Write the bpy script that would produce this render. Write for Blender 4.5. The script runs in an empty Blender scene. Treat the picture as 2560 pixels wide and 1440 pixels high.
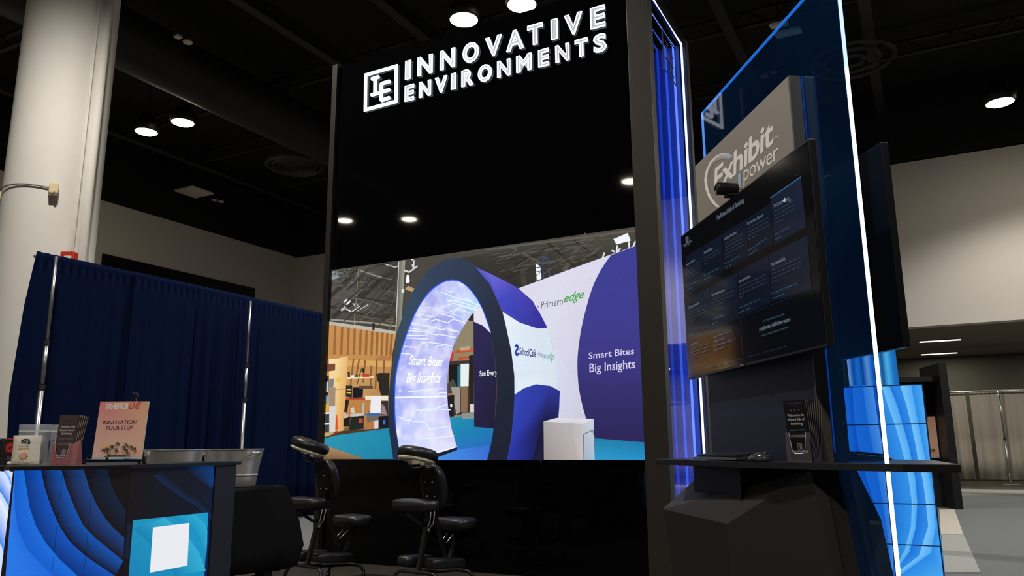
import bpy, bmesh, math, random
from mathutils import Vector, Matrix

S = bpy.context.scene
COL = S.collection
R = math.radians

# ------------------------------------------------------------------ camera
cam_data = bpy.data.cameras.new('camera')
cam_data.sensor_width = 36.0
cam_data.lens = 36.0 * 1940.0 / 2560.0
cam_data.clip_end = 200
cam = bpy.data.objects.new('camera', cam_data)
COL.objects.link(cam)
_p, _r = R(11.6), R(-0.462)
_f = Vector((0, math.cos(_p), math.sin(_p)))
_u0 = Vector((0, -math.sin(_p), math.cos(_p)))
_r0 = Vector((1, 0, 0))
_rr = math.cos(_r) * _r0 + math.sin(_r) * _u0
_uu = -math.sin(_r) * _r0 + math.cos(_r) * _u0
cam.matrix_world = Matrix(((_rr.x, _uu.x, -_f.x, 0), (_rr.y, _uu.y, -_f.y, 0), (_rr.z, _uu.z, -_f.z, 1.18), (0, 0, 0, 1)))
S.camera = cam

# ------------------------------------------------------------------ world, exposure
S.view_settings.view_transform = 'Standard'
S.view_settings.look = 'None'
S.view_settings.exposure = 0.0
S.view_settings.gamma = 1.0
S.view_settings.use_curve_mapping = False
W = bpy.data.worlds.new('hall_air')
S.world = W
W.use_nodes = True
W.node_tree.nodes['Background'].inputs[0].default_value = (0.9, 0.92, 1.0, 1)
W.node_tree.nodes['Background'].inputs[1].default_value = 0.006
SPOT_POWER = 1500.0
RECESS_POWER = 70.0

# hall frame: x runs along the tower front (to the right), y goes deeper into the hall
HALL_O = Vector((-0.437, 7.916, 0))
HALL_R = R(-27.76)
HX = Vector((math.cos(HALL_R), math.sin(HALL_R), 0))
HY = Vector((-math.sin(HALL_R), math.cos(HALL_R), 0))
def hall(x, y, z=0.0):
    return HALL_O + HX * x + HY * y + Vector((0, 0, z))

# ------------------------------------------------------------------ materials
def lin(c):
    if isinstance(c, str):
        c = c.lstrip('#')
        c = tuple(int(c[i:i + 2], 16) / 255 for i in (0, 2, 4))
    return tuple((v / 12.92 if v <= 0.04045 else ((v + 0.055) / 1.055) ** 2.4) for v in c[:3])

_mats = {}
def mat(name, col, rough=0.5, metal=0.0, spec=0.5, noise=0.06, scale=30.0, bump=0.0, emit=None, es=1.0, coat=0.0):
    """procedural surface: base colour broken up by a little noise, optional bump"""
    if name in _mats:
        return _mats[name]
    m = bpy.data.materials.new(name)
    m.use_nodes = True
    nt = m.node_tree
    b = nt.nodes['Principled BSDF']
    c = lin(col)
    tc = nt.nodes.new('ShaderNodeTexCoord')
    nz = nt.nodes.new('ShaderNodeTexNoise')
    nz.inputs['Scale'].default_value = scale
    nz.inputs['Detail'].default_value = 3
    nt.links.new(tc.outputs['Object'], nz.inputs['Vector'])
    mx = nt.nodes.new('ShaderNodeMix')
    mx.data_type = 'RGBA'
    mx.inputs[6].default_value = (*[v * (1 - noise) for v in c], 1)
    mx.inputs[7].default_value = (*[min(1, v * (1 + noise)) for v in c], 1)
    nt.links.new(nz.outputs['Fac'], mx.inputs[0])
    nt.links.new(mx.outputs[2], b.inputs['Base Color'])
    b.inputs['Roughness'].default_value = rough
    b.inputs['Metallic'].default_value = metal
    b.inputs['Specular IOR Level'].default_value = spec
    b.inputs['Coat Weight'].default_value = coat
    if bump:
        bp = nt.nodes.new('ShaderNodeBump')
        bp.inputs['Strength'].default_value = bump
        bp.inputs['Distance'].default_value = 0.01
        nt.links.new(nz.outputs['Fac'], bp.inputs['Height'])
        nt.links.new(bp.outputs['Normal'], b.inputs['Normal'])
    if emit is not None:
        b.inputs['Emission Color'].default_value = (*lin(emit), 1)
        b.inputs['Emission Strength'].default_value = es
    _mats[name] = m
    return m

def emitter(name, col, strength):
    if name in _mats:
        return _mats[name]
    m = bpy.data.materials.new(name)
    m.use_nodes = True
    nt = m.node_tree
    nt.nodes.clear()
    o = nt.nodes.new('ShaderNodeOutputMaterial')
    e = nt.nodes.new('ShaderNodeEmission')
    e.inputs[0].default_value = (*lin(col), 1)
    e.inputs[1].default_value = strength
    nt.links.new(e.outputs[0], o.inputs[0])
    _mats[name] = m
    return m

def picture(name, strength=1.0, gloss=0.0, emissive=True):
    """what a screen shows or a sheet has printed on it: colours come from the mesh's 'pic' attribute"""
    if name in _mats:
        return _mats[name]
    m = bpy.data.materials.new(name)
    m.use_nodes = True
    nt = m.node_tree
    b = nt.nodes['Principled BSDF']
    at = nt.nodes.new('ShaderNodeAttribute')
    at.attribute_name = 'pic'
    if emissive:
        b.inputs['Base Color'].default_value = (0.004, 0.004, 0.005, 1)
        nt.links.new(at.outputs['Color'], b.inputs['Emission Color'])
        b.inputs['Emission Strength'].default_value = strength
    else:
        nt.links.new(at.outputs['Color'], b.inputs['Base Color'])
    b.inputs['Roughness'].default_value = 0.08 if gloss else 0.6
    b.inputs['Specular IOR Level'].default_value = 0.5 if gloss else 0.15
    _mats[name] = m
    return m

def clear(name, tint, gloss=0.08, rough=0.02, glow=None):
    """clear acrylic: see-through with a mirror share"""
    if name in _mats:
        return _mats[name]
    m = bpy.data.materials.new(name)
    m.use_nodes = True
    nt = m.node_tree
    nt.nodes.clear()
    o = nt.nodes.new('ShaderNodeOutputMaterial')
    t = nt.nodes.new('ShaderNodeBsdfTransparent')
    t.inputs[0].default_value = (*tint, 1)
    g = nt.nodes.new('ShaderNodeBsdfGlossy')
    g.inputs['Roughness'].default_value = rough
    fr = nt.nodes.new('ShaderNodeFresnel')
    fr.inputs[0].default_value = 1.45
    ad = nt.nodes.new('ShaderNodeMath')
    ad.operation = 'ADD'
    ad.use_clamp = True
    ad.inputs[1].default_value = gloss - 0.04
    ge = nt.nodes.new('ShaderNodeNewGeometry')      # mirror share only where light enters, not where it leaves the sheet
    fm = nt.nodes.new('ShaderNodeMath')
    fm.operation = 'SUBTRACT'
    fm.use_clamp = True
    nt.links.new(fr.outputs[0], ad.inputs[0])
    mx = nt.nodes.new('ShaderNodeMixShader')
    nt.links.new(ad.outputs[0], fm.inputs[0])
    nt.links.new(ge.outputs['Backfacing'], fm.inputs[1])
    nt.links.new(fm.outputs[0], mx.inputs[0])
    nt.links.new(t.outputs[0], mx.inputs[1])
    nt.links.new(g.outputs[0], mx.inputs[2])
    last = mx.outputs[0]
    if glow:
        e = nt.nodes.new('ShaderNodeEmission')
        e.inputs[0].default_value = (*glow, 1)
        tc = nt.nodes.new('ShaderNodeTexCoord')
        nz = nt.nodes.new('ShaderNodeTexNoise')
        nz.inputs['Scale'].default_value = 1.6
        nz.inputs['Detail'].default_value = 5
        nt.links.new(tc.outputs['Object'], nz.inputs['Vector'])
        nt.links.new(nz.outputs['Fac'], e.inputs[1])
        a = nt.nodes.new('ShaderNodeAddShader')
        nt.links.new(last, a.inputs[0])
        nt.links.new(e.outputs[0], a.inputs[1])
        last = a.outputs[0]
    nt.links.new(last, o.inputs[0])
    _mats[name] = m
    return m

def frosted(name, col, share):
    """tinted plastic that lets part of the light straight through"""
    m = mat(name, col, 0.25, spec=0.5)
    nt = m.node_tree
    b = nt.nodes['Principled BSDF']
    b.inputs['Alpha'].default_value = share
    return m

# ------------------------------------------------------------------ mesh builder
class MB:
    def __init__(self):
        self.bm = bmesh.new()
        self.col = self.bm.verts.layers.float_color.new('pic')
    def _xf(self, vs, M):
        for v in vs:
            v.co = M @ v.co
    def box(self, c, s, rz=0, rx=0, ry=0, bev=0.0):
        vs = bmesh.ops.create_cube(self.bm, size=1)['verts']
        for v in vs:
            v.co = Vector((v.co.x * s[0], v.co.y * s[1], v.co.z * s[2]))
        if bev:
            es = list({e for v in vs for e in v.link_edges})
            r = bmesh.ops.bevel(self.bm, geom=es, offset=bev, segments=2, affect='EDGES', profile=0.6)
            vs = list({v for f in r['faces'] for v in f.verts} | {v for v in vs if v.is_valid})
        M = Matrix.Translation(Vector(c)) @ Matrix.Rotation(rz, 4, 'Z') @ Matrix.Rotation(ry, 4, 'Y') @ Matrix.Rotation(rx, 4, 'X')
        self._xf(vs, M)
        return self
    def poly(self, pts, colors=None):
        vs = [self.bm.verts.new(p) for p in pts]
        if colors:
            for i, v in enumerate(vs):
                v[self.col] = (*(colors[i] if isinstance(colors, list) else colors), 1)
        try:
            return self.bm.faces.new(vs)
        except ValueError:
            return None
    def prism(self, pts, z0, z1):
        n = len(pts)
        a = [self.bm.verts.new((p[0], p[1], z0)) for p in pts]
        b = [self.bm.verts.new((p[0], p[1], z1)) for p in pts]
        self.bm.faces.new(a[::-1])
        self.bm.faces.new(b)
        for i in range(n):
            self.bm.faces.new((a[i], a[(i + 1) % n], b[(i + 1) % n], b[i]))
        return self
    def hull(self, pts):
        vs = [self.bm.verts.new(p) for p in pts]
        r = bmesh.ops.convex_hull(self.bm, input=vs)
        for v in r.get('geom_interior', []):
            if isinstance(v, bmesh.types.BMVert) and v.is_valid:
                self.bm.verts.remove(v)
        return self
    def tube(self, path, r, seg=8, closed=False, square=False):
        path = [Vector(p) for p in path]
        n = len(path)
        rings = []
        prev = None
        for i, p in enumerate(path):
            if closed:
                d = (path[(i + 1) % n] - path[i - 1])
            else:
                d = path[min(i + 1, n - 1)] - path[max(i - 1, 0)]
            if d.length < 1e-9:
                d = Vector((0, 0, 1))
            d.normalize()
            if prev is None:
                up = Vector((0, 0, 1)) if abs(d.z) < 0.9 else Vector((1, 0, 0))
                a = d.cross(up).normalized()
            else:
                a = (prev - d * prev.dot(d))
                a = a.normalized() if a.length > 1e-6 else d.orthogonal().normalized()
            prev = a
            b = d.cross(a)
            rad = r[i] if isinstance(r, (list, tuple)) else r
            ring = []
            ks = 4 if square else seg
            for k in range(ks):
                t = 2 * math.pi * (k + (0.5 if square else 0)) / ks
                rr = rad * (1.414 if square else 1)
                ring.append(self.bm.verts.new(p + a * math.cos(t) * rr + b * math.sin(t) * rr))
            rings.append(ring)
        m = len(rings[0])
        for i in range(n if closed else n - 1):
            A, B = rings[i], rings[(i + 1) % n]
            for k in range(m):
                self.bm.faces.new((A[k], A[(k + 1) % m], B[(k + 1) % m], B[k]))
        if not closed:
            self.bm.faces.new(rings[0][::-1])
            self.bm.faces.new(rings[-1])
        return self
    def lathe(self, prof, seg=32, c=(0, 0, 0), cap=True, sx=1.0, sy=1.0):
        rings = []
        for (r, z) in prof:
            rings.append([self.bm.verts.new((c[0] + sx * r * math.cos(2 * math.pi * k / seg), c[1] + sy * r * math.sin(2 * math.pi * k / seg), c[2] + z)) for k in range(seg)])
        for A, B in zip(rings, rings[1:]):
            for k in range(seg):
                self.bm.faces.new((A[k], A[(k + 1) % seg], B[(k + 1) % seg], B[k]))
        if cap:
            self.bm.faces.new(rings[0][::-1])
            self.bm.faces.new(rings[-1])
        return self
    def pad(self, c, L, Wd, H, rz=0, rx=0, ry=0, n=3.2, seg=36):
        """upholstered pad: a super-ellipse outline with rounded edges"""
        M = Matrix.Translation(Vector(c)) @ Matrix.Rotation(rz, 4, 'Z') @ Matrix.Rotation(ry, 4, 'Y') @ Matrix.Rotation(rx, 4, 'X')
        rings = []
        for (k, z) in ((0.55, -0.5), (0.88, -0.5), (0.97, -0.38), (1.0, 0.0), (0.97, 0.32), (0.86, 0.47), (0.55, 0.53)):
            ring = []
            for i in range(seg):
                t = 2 * math.pi * i / seg
                ct, st = math.cos(t), math.sin(t)
                x = math.copysign(abs(ct) ** (2 / n), ct) * L / 2
                y = math.copysign(abs(st) ** (2 / n), st) * Wd / 2
                d = min(L, Wd) / 2 * (1 - k)
                l = math.hypot(x, y)
                x, y = x * (1 - d / l), y * (1 - d / l)
                ring.append(self.bm.verts.new(M @ Vector((x, y, z * H))))
            rings.append(ring)
        for A, B in zip(rings, rings[1:]):
            for k in range(seg):
                self.bm.faces.new((A[k], A[(k + 1) % seg], B[(k + 1) % seg], B[k]))
        self.bm.faces.new(rings[0][::-1])
        self.bm.faces.new(rings[-1])
        return self
    def build(self, name, m, parent=None, smooth=False, loc=None, rz=0.0, bevel=0.0, normals=True):
        if normals:
            bmesh.ops.recalc_face_normals(self.bm, faces=self.bm.faces[:])
        me = bpy.data.meshes.new(name)
        self.bm.to_mesh(me)
        self.bm.free()
        for mm in (m if isinstance(m, (list, tuple)) else [m]):
            me.materials.append(mm)
        if smooth:
            for p in me.polygons:
                p.use_smooth = True
            if smooth == 'auto':
                me.set_sharp_from_angle(angle=R(38))
        o = bpy.data.objects.new(name, me)
        COL.objects.link(o)
        if parent:
            o.parent = parent
        if loc is not None:
            o.location = loc
        o.rotation_euler = (0, 0, rz)
        if bevel:
            bv = o.modifiers.new('edge', 'BEVEL')
            bv.width = bevel
            bv.segments = 2
            bv.limit_method = 'ANGLE'
        return o

def tag(o, label=None, cat=None, group=None, kind=None):
    for k, v in (('label', label), ('category', cat), ('group', group), ('kind', kind)):
        if v:
            o[k] = v
    return o

def thing(name, label, cat, loc=(0, 0, 0), rz=0.0, group=None):
    o = bpy.data.objects.new(name, None)
    o.empty_display_size = 0.1
    COL.objects.link(o)
    o.location = loc
    o.rotation_euler = (0, 0, rz)
    return tag(o, label, cat, group)

def copy_tree(o, parent=None):
    c = o.copy()
    COL.objects.link(c)
    if parent:
        c.parent = parent
    for ch in [x for x in o.children]:
        copy_tree(ch, c)
    return c

# ------------------------------------------------------------------ lettering
_txt = {}
def glyphs(s, bold=0.0, shear=0.0, spacing=1.0):
    """lettering as flat faces: x runs 0..1 across the string, baseline 0, cap height 1"""
    key = (s, bold, shear, spacing)
    if key in _txt:
        return _txt[key]
    def mesh_of(t, off):
        cu = bpy.data.curves.new('t', 'FONT')
        cu.body = t
        cu.offset = off
        cu.shear = shear
        cu.space_character = spacing
        cu.resolution_u = 3
        ob = bpy.data.objects.new('t', cu)
        me = bpy.data.meshes.new_from_object(ob)
        v = [(p.co.x, p.co.y) for p in me.vertices]
        f = [tuple(p.vertices) for p in me.polygons]
        bpy.data.objects.remove(ob)
        bpy.data.meshes.remove(me)
        bpy.data.curves.remove(cu)
        return v, f
    cap = max(p[1] for p in mesh_of('H', bold)[0])
    v, f = mesh_of(s, bold)
    x0, x1 = min(p[0] for p in v), max(p[0] for p in v)
    out = ([((p[0] - x0) / (x1 - x0), p[1] / cap) for p in v], f, (x1 - x0) / cap)
    _txt[key] = out
    return out

def spl(p, n=4):
    """smooth open curve through the points"""
    out = []
    for i in range(len(p) - 1):
        a, b, c, d = p[max(i - 1, 0)], p[i], p[i + 1], p[min(i + 2, len(p) - 1)]
        for k in range(n):
            t = k / n
            out.append(tuple(0.5 * (2 * b[j] + (c[j] - a[j]) * t + (2 * a[j] - 5 * b[j] + 4 * c[j] - d[j]) * t * t + (3 * b[j] - a[j] - 3 * c[j] + d[j]) * t ** 3) for j in range(len(b))))
    out.append(tuple(p[-1]))
    return out

def cspl(cols, n=4):
    h = lambda c: tuple(int(c[i:i + 2], 16) for i in (1, 3, 5))
    r = spl([h(c) for c in cols], n)
    return ['#%02x%02x%02x' % tuple(max(0, min(255, int(v))) for v in c) for c in r]

class Paint:
    """draws flat artwork in layers on one surface; place(u, v, layer) gives the point on it"""
    def __init__(self, place):
        self.mb = MB()
        self.place = place
        self.layer = 0
    def poly(self, pts, col, layer=None):
        if layer is None:
            self.layer += 1
            layer = self.layer
        cs = [lin(c) for c in col] if isinstance(col, list) else lin(col)
        self.mb.poly([self.place(p[0], p[1], layer) for p in pts], cs)
        return self
    def band(self, left, right, cl, cr):
        """strip between two lines with as many points each, shaded from cl to cr"""
        self.layer += 1
        n = len(left)
        for i in range(n - 1):
            self.mb.poly([self.place(*q, self.layer) for q in (left[i], right[i], right[i + 1], left[i + 1])],
                         [lin(cl), lin(cr), lin(cr), lin(cl)])
        return self
    def line(self, pts, w, col, new=True):
        if new:
            self.layer += 1
        for a, b in zip(pts, pts[1:]):
            dx, dy = b[0] - a[0], b[1] - a[1]
            l = math.hypot(dx, dy) or 1
            nx, ny = -dy / l * w / 2, dx / l * w / 2
            self.mb.poly([self.place(*q, self.layer) for q in ((a[0] + nx, a[1] + ny), (a[0] - nx, a[1] - ny), (b[0] - nx, b[1] - ny), (b[0] + nx, b[1] + ny))], lin(col))
        return self
    def text(self, s, bl, br, tl, col, bold=0.0, shear=0.0, spacing=1.0):
        """bl, br: baseline ends; tl: cap top above bl"""
        self.layer += 1
        v, f, _ = glyphs(s, bold, shear, spacing)
        ux, uy = br[0] - bl[0], br[1] - bl[1]
        vx, vy = tl[0] - bl[0], tl[1] - bl[1]
        pts = [(bl[0] + p[0] * ux + p[1] * vx, bl[1] + p[0] * uy + p[1] * vy) for p in v]
        vs = [self.mb.bm.verts.new(self.place(*q, self.layer)) for q in pts]
        c = (*lin(col), 1)
        for q in vs:
            q[self.mb.col] = c
        for t in f:
            try:
                self.mb.bm.faces.new([vs[i] for i in t])
            except ValueError:
                pass
        return self
    def build(self, name, m, parent=None, **kw):
        return self.mb.build(name, m, parent, normals=False, **kw)

BLACK = mat('black_laminate', '#141315', 0.45, spec=0.3)
SATIN = mat('satin_black_metal', '#151518', 0.35, spec=0.4)
CHROME = mat('brushed_steel', '#dedcd8', 0.3, metal=0.75, noise=0.1, scale=60)
# ------------------------------------------------------------------ hall shell
def struct(name, mb, m, **kw):
    o = mb.build(name, m, None, loc=HALL_O, rz=HALL_R, **kw)
    o['kind'] = 'structure'
    return o
M_CONC = mat('hall_concrete', '#4a4138', 0.35, noise=0.25, scale=2.0)
M_WALL = mat('painted_wall', '#cdc8c0', 0.8, noise=0.03, scale=4)
M_CEIL = mat('black_ceiling', '#0d0d0e', 0.9, noise=0.3, scale=6)
M_DARK = mat('dark_olive_wall', '#3a382f', 0.85, noise=0.1, scale=3)
M_SOFF = mat('soffit_paint', '#6e6658', 0.8, noise=0.06, scale=3)
struct('floor', MB().box((5, 2, -0.11), (60, 62, 0.2)), M_CONC)
struct('ceiling', MB().box((5, 2, 10.7), (60, 62, 0.2)), M_CEIL)
# left wall with its band of dark high windows
wl = MB()
wl.box((-17.25, -6.0, 4.25), (0.4, 42.4, 8.5))
struct('wall_left', wl, M_WALL)
struct('trim_1', MB().box((-17.25, -6.0, 9.55), (0.4, 42.4, 2.1)), M_CEIL)
M_WIN = mat('dark_window', '#0c0c0e', 0.3, noise=0.2)
for i in range(6):
    y0 = [(7.268,6.882)][0][0] + i * 1.0
    w = MB().box((-17.03, y0 + 0.5, 6.15), (0.03, 0.985, 1.5))
    struct('window_%d' % (i + 1), w, M_WIN)
# back wall above the low bay, and the bay behind it
wb = MB()
wb.box((5.0, 15.4, 6.27), (44.4, 0.4, 4.36))
wb.box((-8.6, 15.4, 2.05), (17.2, 0.4, 4.1))
struct('wall_back', wb, M_WALL)
struct('trim_2', MB().box((5.0, 15.4, 9.55), (44.4, 0.4, 2.1)), M_CEIL)
struct('trim_3', MB().box((13.5, 19.6, 4.2), (27.0, 8.2, 0.2)), M_SOFF)
struct('wall_bay', MB().box((13.5, 23.7, 2.05), (27.0, 0.3, 4.1)), M_DARK)
M_FAR = mat('far_dark_wall', '#2c2a28', 0.85)
struct('wall_right', MB().box((27.2, 2.0, 5.25), (0.4, 60, 10.5)), M_FAR)
struct('wall_front', MB().box((5, -27.2, 5.25), (44.4, 0.4, 10.5)), M_FAR)

# carpets and booth flooring
M_GREY = mat('grey_carpet', '#575b5d', 0.95, noise=0.22, scale=60, bump=0.2)
M_PALE = mat('pale_carpet', '#858784', 0.95, noise=0.15, scale=40, bump=0.2)
M_BEIGE = mat('beige_board', '#a39f96', 0.7, noise=0.12, scale=12)
M_WOOD = mat('dark_plank_floor', '#3b342f', 0.4, noise=0.3, scale=9)
def rug(name, pts, z, m, label):
    o = MB().prism(pts, z - 0.012, z - 0.002).build(name, m, None, loc=HALL_O, rz=HALL_R)
    return tag(o, label, 'flooring')
rug('aisle_carpet', [(3.2, 14.6), (26.9, 14.6), (26.9, -3.0), (5.6, -3.0), (5.6, 0.65), (3.2, 0.65)], 0.002, M_GREY, 'wide dark grey carpet aisle on the right, in front of the grey curtains')
rug('aisle_carpet', [(0.5, 15.9), (26, 15.9), (26, 17.6), (0.5, 17.6)], 0.002, M_PALE, 'narrow paler carpet strip across the bay before the grey curtains')
a = [(4.099,9.803),(4.344,9.901),(4.340,5.447),(4.078,5.333)]
rug('floor_panel', a, 0.013, M_BEIGE, 'pale beige board strip on the floor behind the blue video wall')
b = [(4.082,5.282),(4.343,5.396),(4.369,1.926),(4.074,1.790)]
rug('aisle_carpet', b, 0.013, M_PALE, 'lighter grey carpet runner right beside the blue video wall')
rug('aisle_carpet', [(-6.8, 14.5), (-1.98, 14.5), (-1.98, 0.62), (-6.8, 0.62)], 0.002, M_GREY, 'grey carpet behind the massage chairs, running under the blue drapes')
pf = MB()
rnd = random.Random(5)
x = -6.8
while x < 4.0:
    pf.prism([(x, -9.0), (x + 0.178, -9.0), (x + 0.178, 0.6), (x, 0.6)], -0.009, -0.0006 * rnd.random())
    x += 0.18
tag(pf.build('booth_flooring', M_WOOD, None, loc=HALL_O, rz=HALL_R), 'dark wood plank booth floor under the massage chairs', 'flooring')

# ------------------------------------------------------------------ high bay lights
M_LENS = emitter('lamp_lens', '#fff2dc', 40.0)
M_LAMP = mat('lamp_housing', '#131314', 0.5)
def high_bay(x, y, label, z=9.2, power=1.0, cone=118):
    t = thing('high_bay_light', label, 'ceiling light', hall(x, y, z), HALL_R, 'high bay lights under the black ceiling')
    MB().lathe([(0.27, 0.0), (0.30, 0.02), (0.33, 0.2), (0.2, 0.32), (0.12, 0.5), (0.05, 0.52)], 28).build('housing', M_LAMP, t, True)
    MB().tube([(0, 0, 0.5), (0, 0, 1.4)], 0.012).build('hanger', M_LAMP, t)
    MB().lathe([(0.0, -0.06), (0.12, -0.05), (0.22, -0.025), (0.265, -0.002)], 28, cap=False).build('lens', M_LENS, t, True)
    L = bpy.data.lights.new('lamp_light', 'SPOT')
    L.energy = SPOT_POWER * power
    L.spot_size = R(cone)
    L.spot_blend = 0.5
    L.shadow_soft_size = 0.25
    L.color = (1.0, 0.95, 0.88)
    lo = bpy.data.objects.new('lamp_light', L)
    COL.objects.link(lo)
    lo.parent = t
    lo.location = (0, 0, -0.12)
    return t
for (x, y, lab, *ex) in ((-12.95, 5.41, 'glowing round ceiling light, left of the pair above the blue drapes'),
                    (-11.65, 5.46, 'glowing round ceiling light, right of the pair above the blue drapes'),
                    (-3.0, 4.75, 'glowing round ceiling light over the tower top, left of that pair'),
                    (-1.79, 4.82, 'glowing round ceiling light over the tower top, cut by the picture edge'),
                    ([(6.153,11.993)][0][0], [(6.153,11.993)][0][1], 'glowing round ceiling light above the white wall at far right', 8.4, 0.3, 130),
                    (7.4, 12.6, 'round ceiling light just past the right edge of the picture', 8.4, 0.3, 130),
                    (-11.6, -15.1, 'round ceiling light behind the viewer, mirrored small in the black tower panel'),
                    (-13.7, -14.1, 'round ceiling light behind the viewer, mirrored at the left edge of the tower'),
                    (-3.3, -15.1, 'round ceiling light behind the viewer, mirrored beside the tower corner post'),
                    (-3.0, -3.2, 'round ceiling light above and behind the viewer on the left', 9.2, 1.5, 164),
                    (7.7, -3.2, 'round ceiling light above and behind the viewer on the right', 9.2, 1.0, 142),
                    (9.5, 5.5, 'round ceiling light above the kiosk, out of the picture', 9.2, 2.6, 148),
                    (4.2, -11.0, 'added round ceiling light out of view behind the viewer, lighting the counter fronts', 9.2, 1.5, 150)):  # last lamp is unseen, added as frontal light
    high_bay(x, y, lab, *ex)

# recess lights
for (p, q, lab) in (([(4.091,18.487)][0], [(5.143,18.529)][0], 'long white strip light in the low ceiling, nearer of the two'),
                    ([(4.109,22.193)][0], [(5.145,22.440)][0], 'long white strip light in the low ceiling, farther of the two')):
    for k in range(4):  # strips past the first are out of view, added to light the bay
        cx = (p[0] + q[0]) / 2 + k * 4.4
        t = thing('strip_light', lab if k == 0 else lab.replace('long white', 'white').split(',')[0] + ', %s added out of view along the row to the right' % ('', 'first', 'second', 'third')[k] + (' front' if 'nearer' in lab else ' rear'),
                  'ceiling light', hall(cx, p[1], 4.09), HALL_R, 'strip lights in the low ceiling')
        MB().box((0, 0, 0.0), (1.12, 0.3, 0.03)).build('frame', M_SOFF, t)
        MB().box((0, 0, -0.018), (1.04, 0.22, 0.012)).build('diffuser', emitter('strip_glow', '#fff6e0', 2.2), t)
        L = bpy.data.lights.new('strip_lamp', 'AREA')
        L.shape = 'RECTANGLE'
        L.size, L.size_y = 1.0, 0.2
        L.energy = RECESS_POWER
        L.color = (1.0, 0.95, 0.82)
        lo = bpy.data.objects.new('strip_lamp', L)
        COL.objects.link(lo)
        lo.parent = t
        lo.location = (0, 0, -0.04)

# ------------------------------------------------------------------ ceiling things
M_DUCT = mat('black_duct', '#141415', 0.6, noise=0.2)
def ceil_thing(name, mb, m, label, cat, smooth=False):
    return tag(mb.build(name, m, None, smooth, loc=HALL_O, rz=HALL_R), label, cat)
ceil_thing('air_duct', MB().tube([(-9.9, -12, 9.55), (-9.9, 14.9, 9.55)], 0.62, 24), M_DUCT, 'big black round air duct running into the hall at upper left', 'duct', 'auto')
for i, x in enumerate((-15.0, -7.0, -4.6, 1.2, 3.8, 9.0)):
    m = MB()
    m.box((x, 1.5, 10.05), (0.22, 27, 0.03)).box((x, 1.5, 9.75), (0.22, 27, 0.03)).box((x, 1.5, 9.9), (0.03, 27, 0.3))
    ceil_thing('roof_beam', m, M_DUCT, 'black steel roof beam running into the hall, %s from the left' % ('first', 'second', 'third', 'fourth', 'fifth', 'sixth')[i], 'beam')
for i, y in enumerate((-2.5, 2.0, 6.5, 9.0, 12.0)):
    m = MB()
    m.box((2, y, 10.3), (38, 0.1, 0.06)).box((2, y, 9.98), (38, 0.1, 0.06))
    for k in range(38):
        m.tube([(-17 + k, y, 9.98), (-16.5 + k, y, 10.3)], 0.02, 5)
        m.tube([(-16.5 + k, y, 10.3), (-16 + k, y, 9.98)], 0.02, 5)
    ceil_thing('roof_joist', m, M_DUCT, 'black open web joist crossing the ceiling, %s from the front' % ('first', 'second', 'third', 'fourth', 'fifth')[i], 'joist')
df = MB()
for k in range(5):
    r = 0.84 - k * 0.17
    df.lathe([(r, 0), (r - 0.05, -0.06 - 0.02 * k), (r - 0.11, 0.0), (r - 0.05, 0.05)], 40, (-11.76, 9.5, 9.4), cap=False)
df.lathe([(0.0, 0.08), (0.86, 0.08), (0.86, 0.0), (0.82, 0.0)], 40, (-11.76, 9.5, 9.4), cap=False)
ceil_thing('ceiling_diffuser', df, mat('diffuser_metal', '#2c2a29', 0.5), 'round ringed black air diffuser left of the tower', 'air vent', 'auto')
df = MB()
for k in range(3):
    r = 0.9 - k * 0.3
    df.lathe([(r, 0), (r - 0.05, -0.06), (r - 0.1, 0.0), (r - 0.05, 0.05)], 40, (3.4, 10.5, 9.4), cap=False)
ceil_thing('ceiling_diffuser', df, mat('diffuser_metal', '#2c2a29', 0.5), 'round black air diffuser seen through the blue pane', 'air vent', 'auto')
M_WHT = mat('white_plastic', '#d8d4cc', 0.5)
def box_speaker(x, y, s, label, tilt=0.0):
    t = thing('ceiling_panel', label, 'ceiling unit', hall(x, y, 9.4), HALL_R)
    MB().box((0, 0, 0), (s, s, 0.07), rx=tilt, bev=0.02).build('panel', M_WHT, t)
    MB().tube([(0, 0, 0.03), (0, 0, 0.9)], 0.02).build('hanger', M_DUCT, t)
box_speaker(-16.28, 9.71, 0.85, 'flat square white unit hanging over the left wall')
box_speaker(2.25, 8.2, 0.34, 'small white ceiling unit left of the blue pane edge', 0.3)
box_speaker(2.36, 8.6, 0.5, 'white ceiling unit seen through the blue pane', 0.3)
for (x, y, lab, sq) in ((-8.6, 2.8, 'small square white ceiling fixture at upper left', True), (-8.6, 3.04, 'small round white ceiling fixture beside the square one', False),
                        (-16.36, 10.62, 'tiny left white fixture near the hanging square unit', False), (-16.31, 10.85, 'tiny right white fixture near the hanging square unit', False)):
    t = thing('ceiling_fixture', lab, 'ceiling fixture', hall(x, y, 9.4), HALL_R)
    m = MB()
    if sq:
        m.box((0, 0, 0), (0.13, 0.13, 0.05), bev=0.01)
    else:
        m.lathe([(0.09, 0), (0.1, 0.02), (0.06, 0.06)], 20, (0, 0, -0.02))
    m.build('cover', M_WHT, t)
    MB().tube([(0, 0, 0.02), (0, 0, 1.2)], 0.006, 6).build('hanger', M_CEIL, t)

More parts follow.
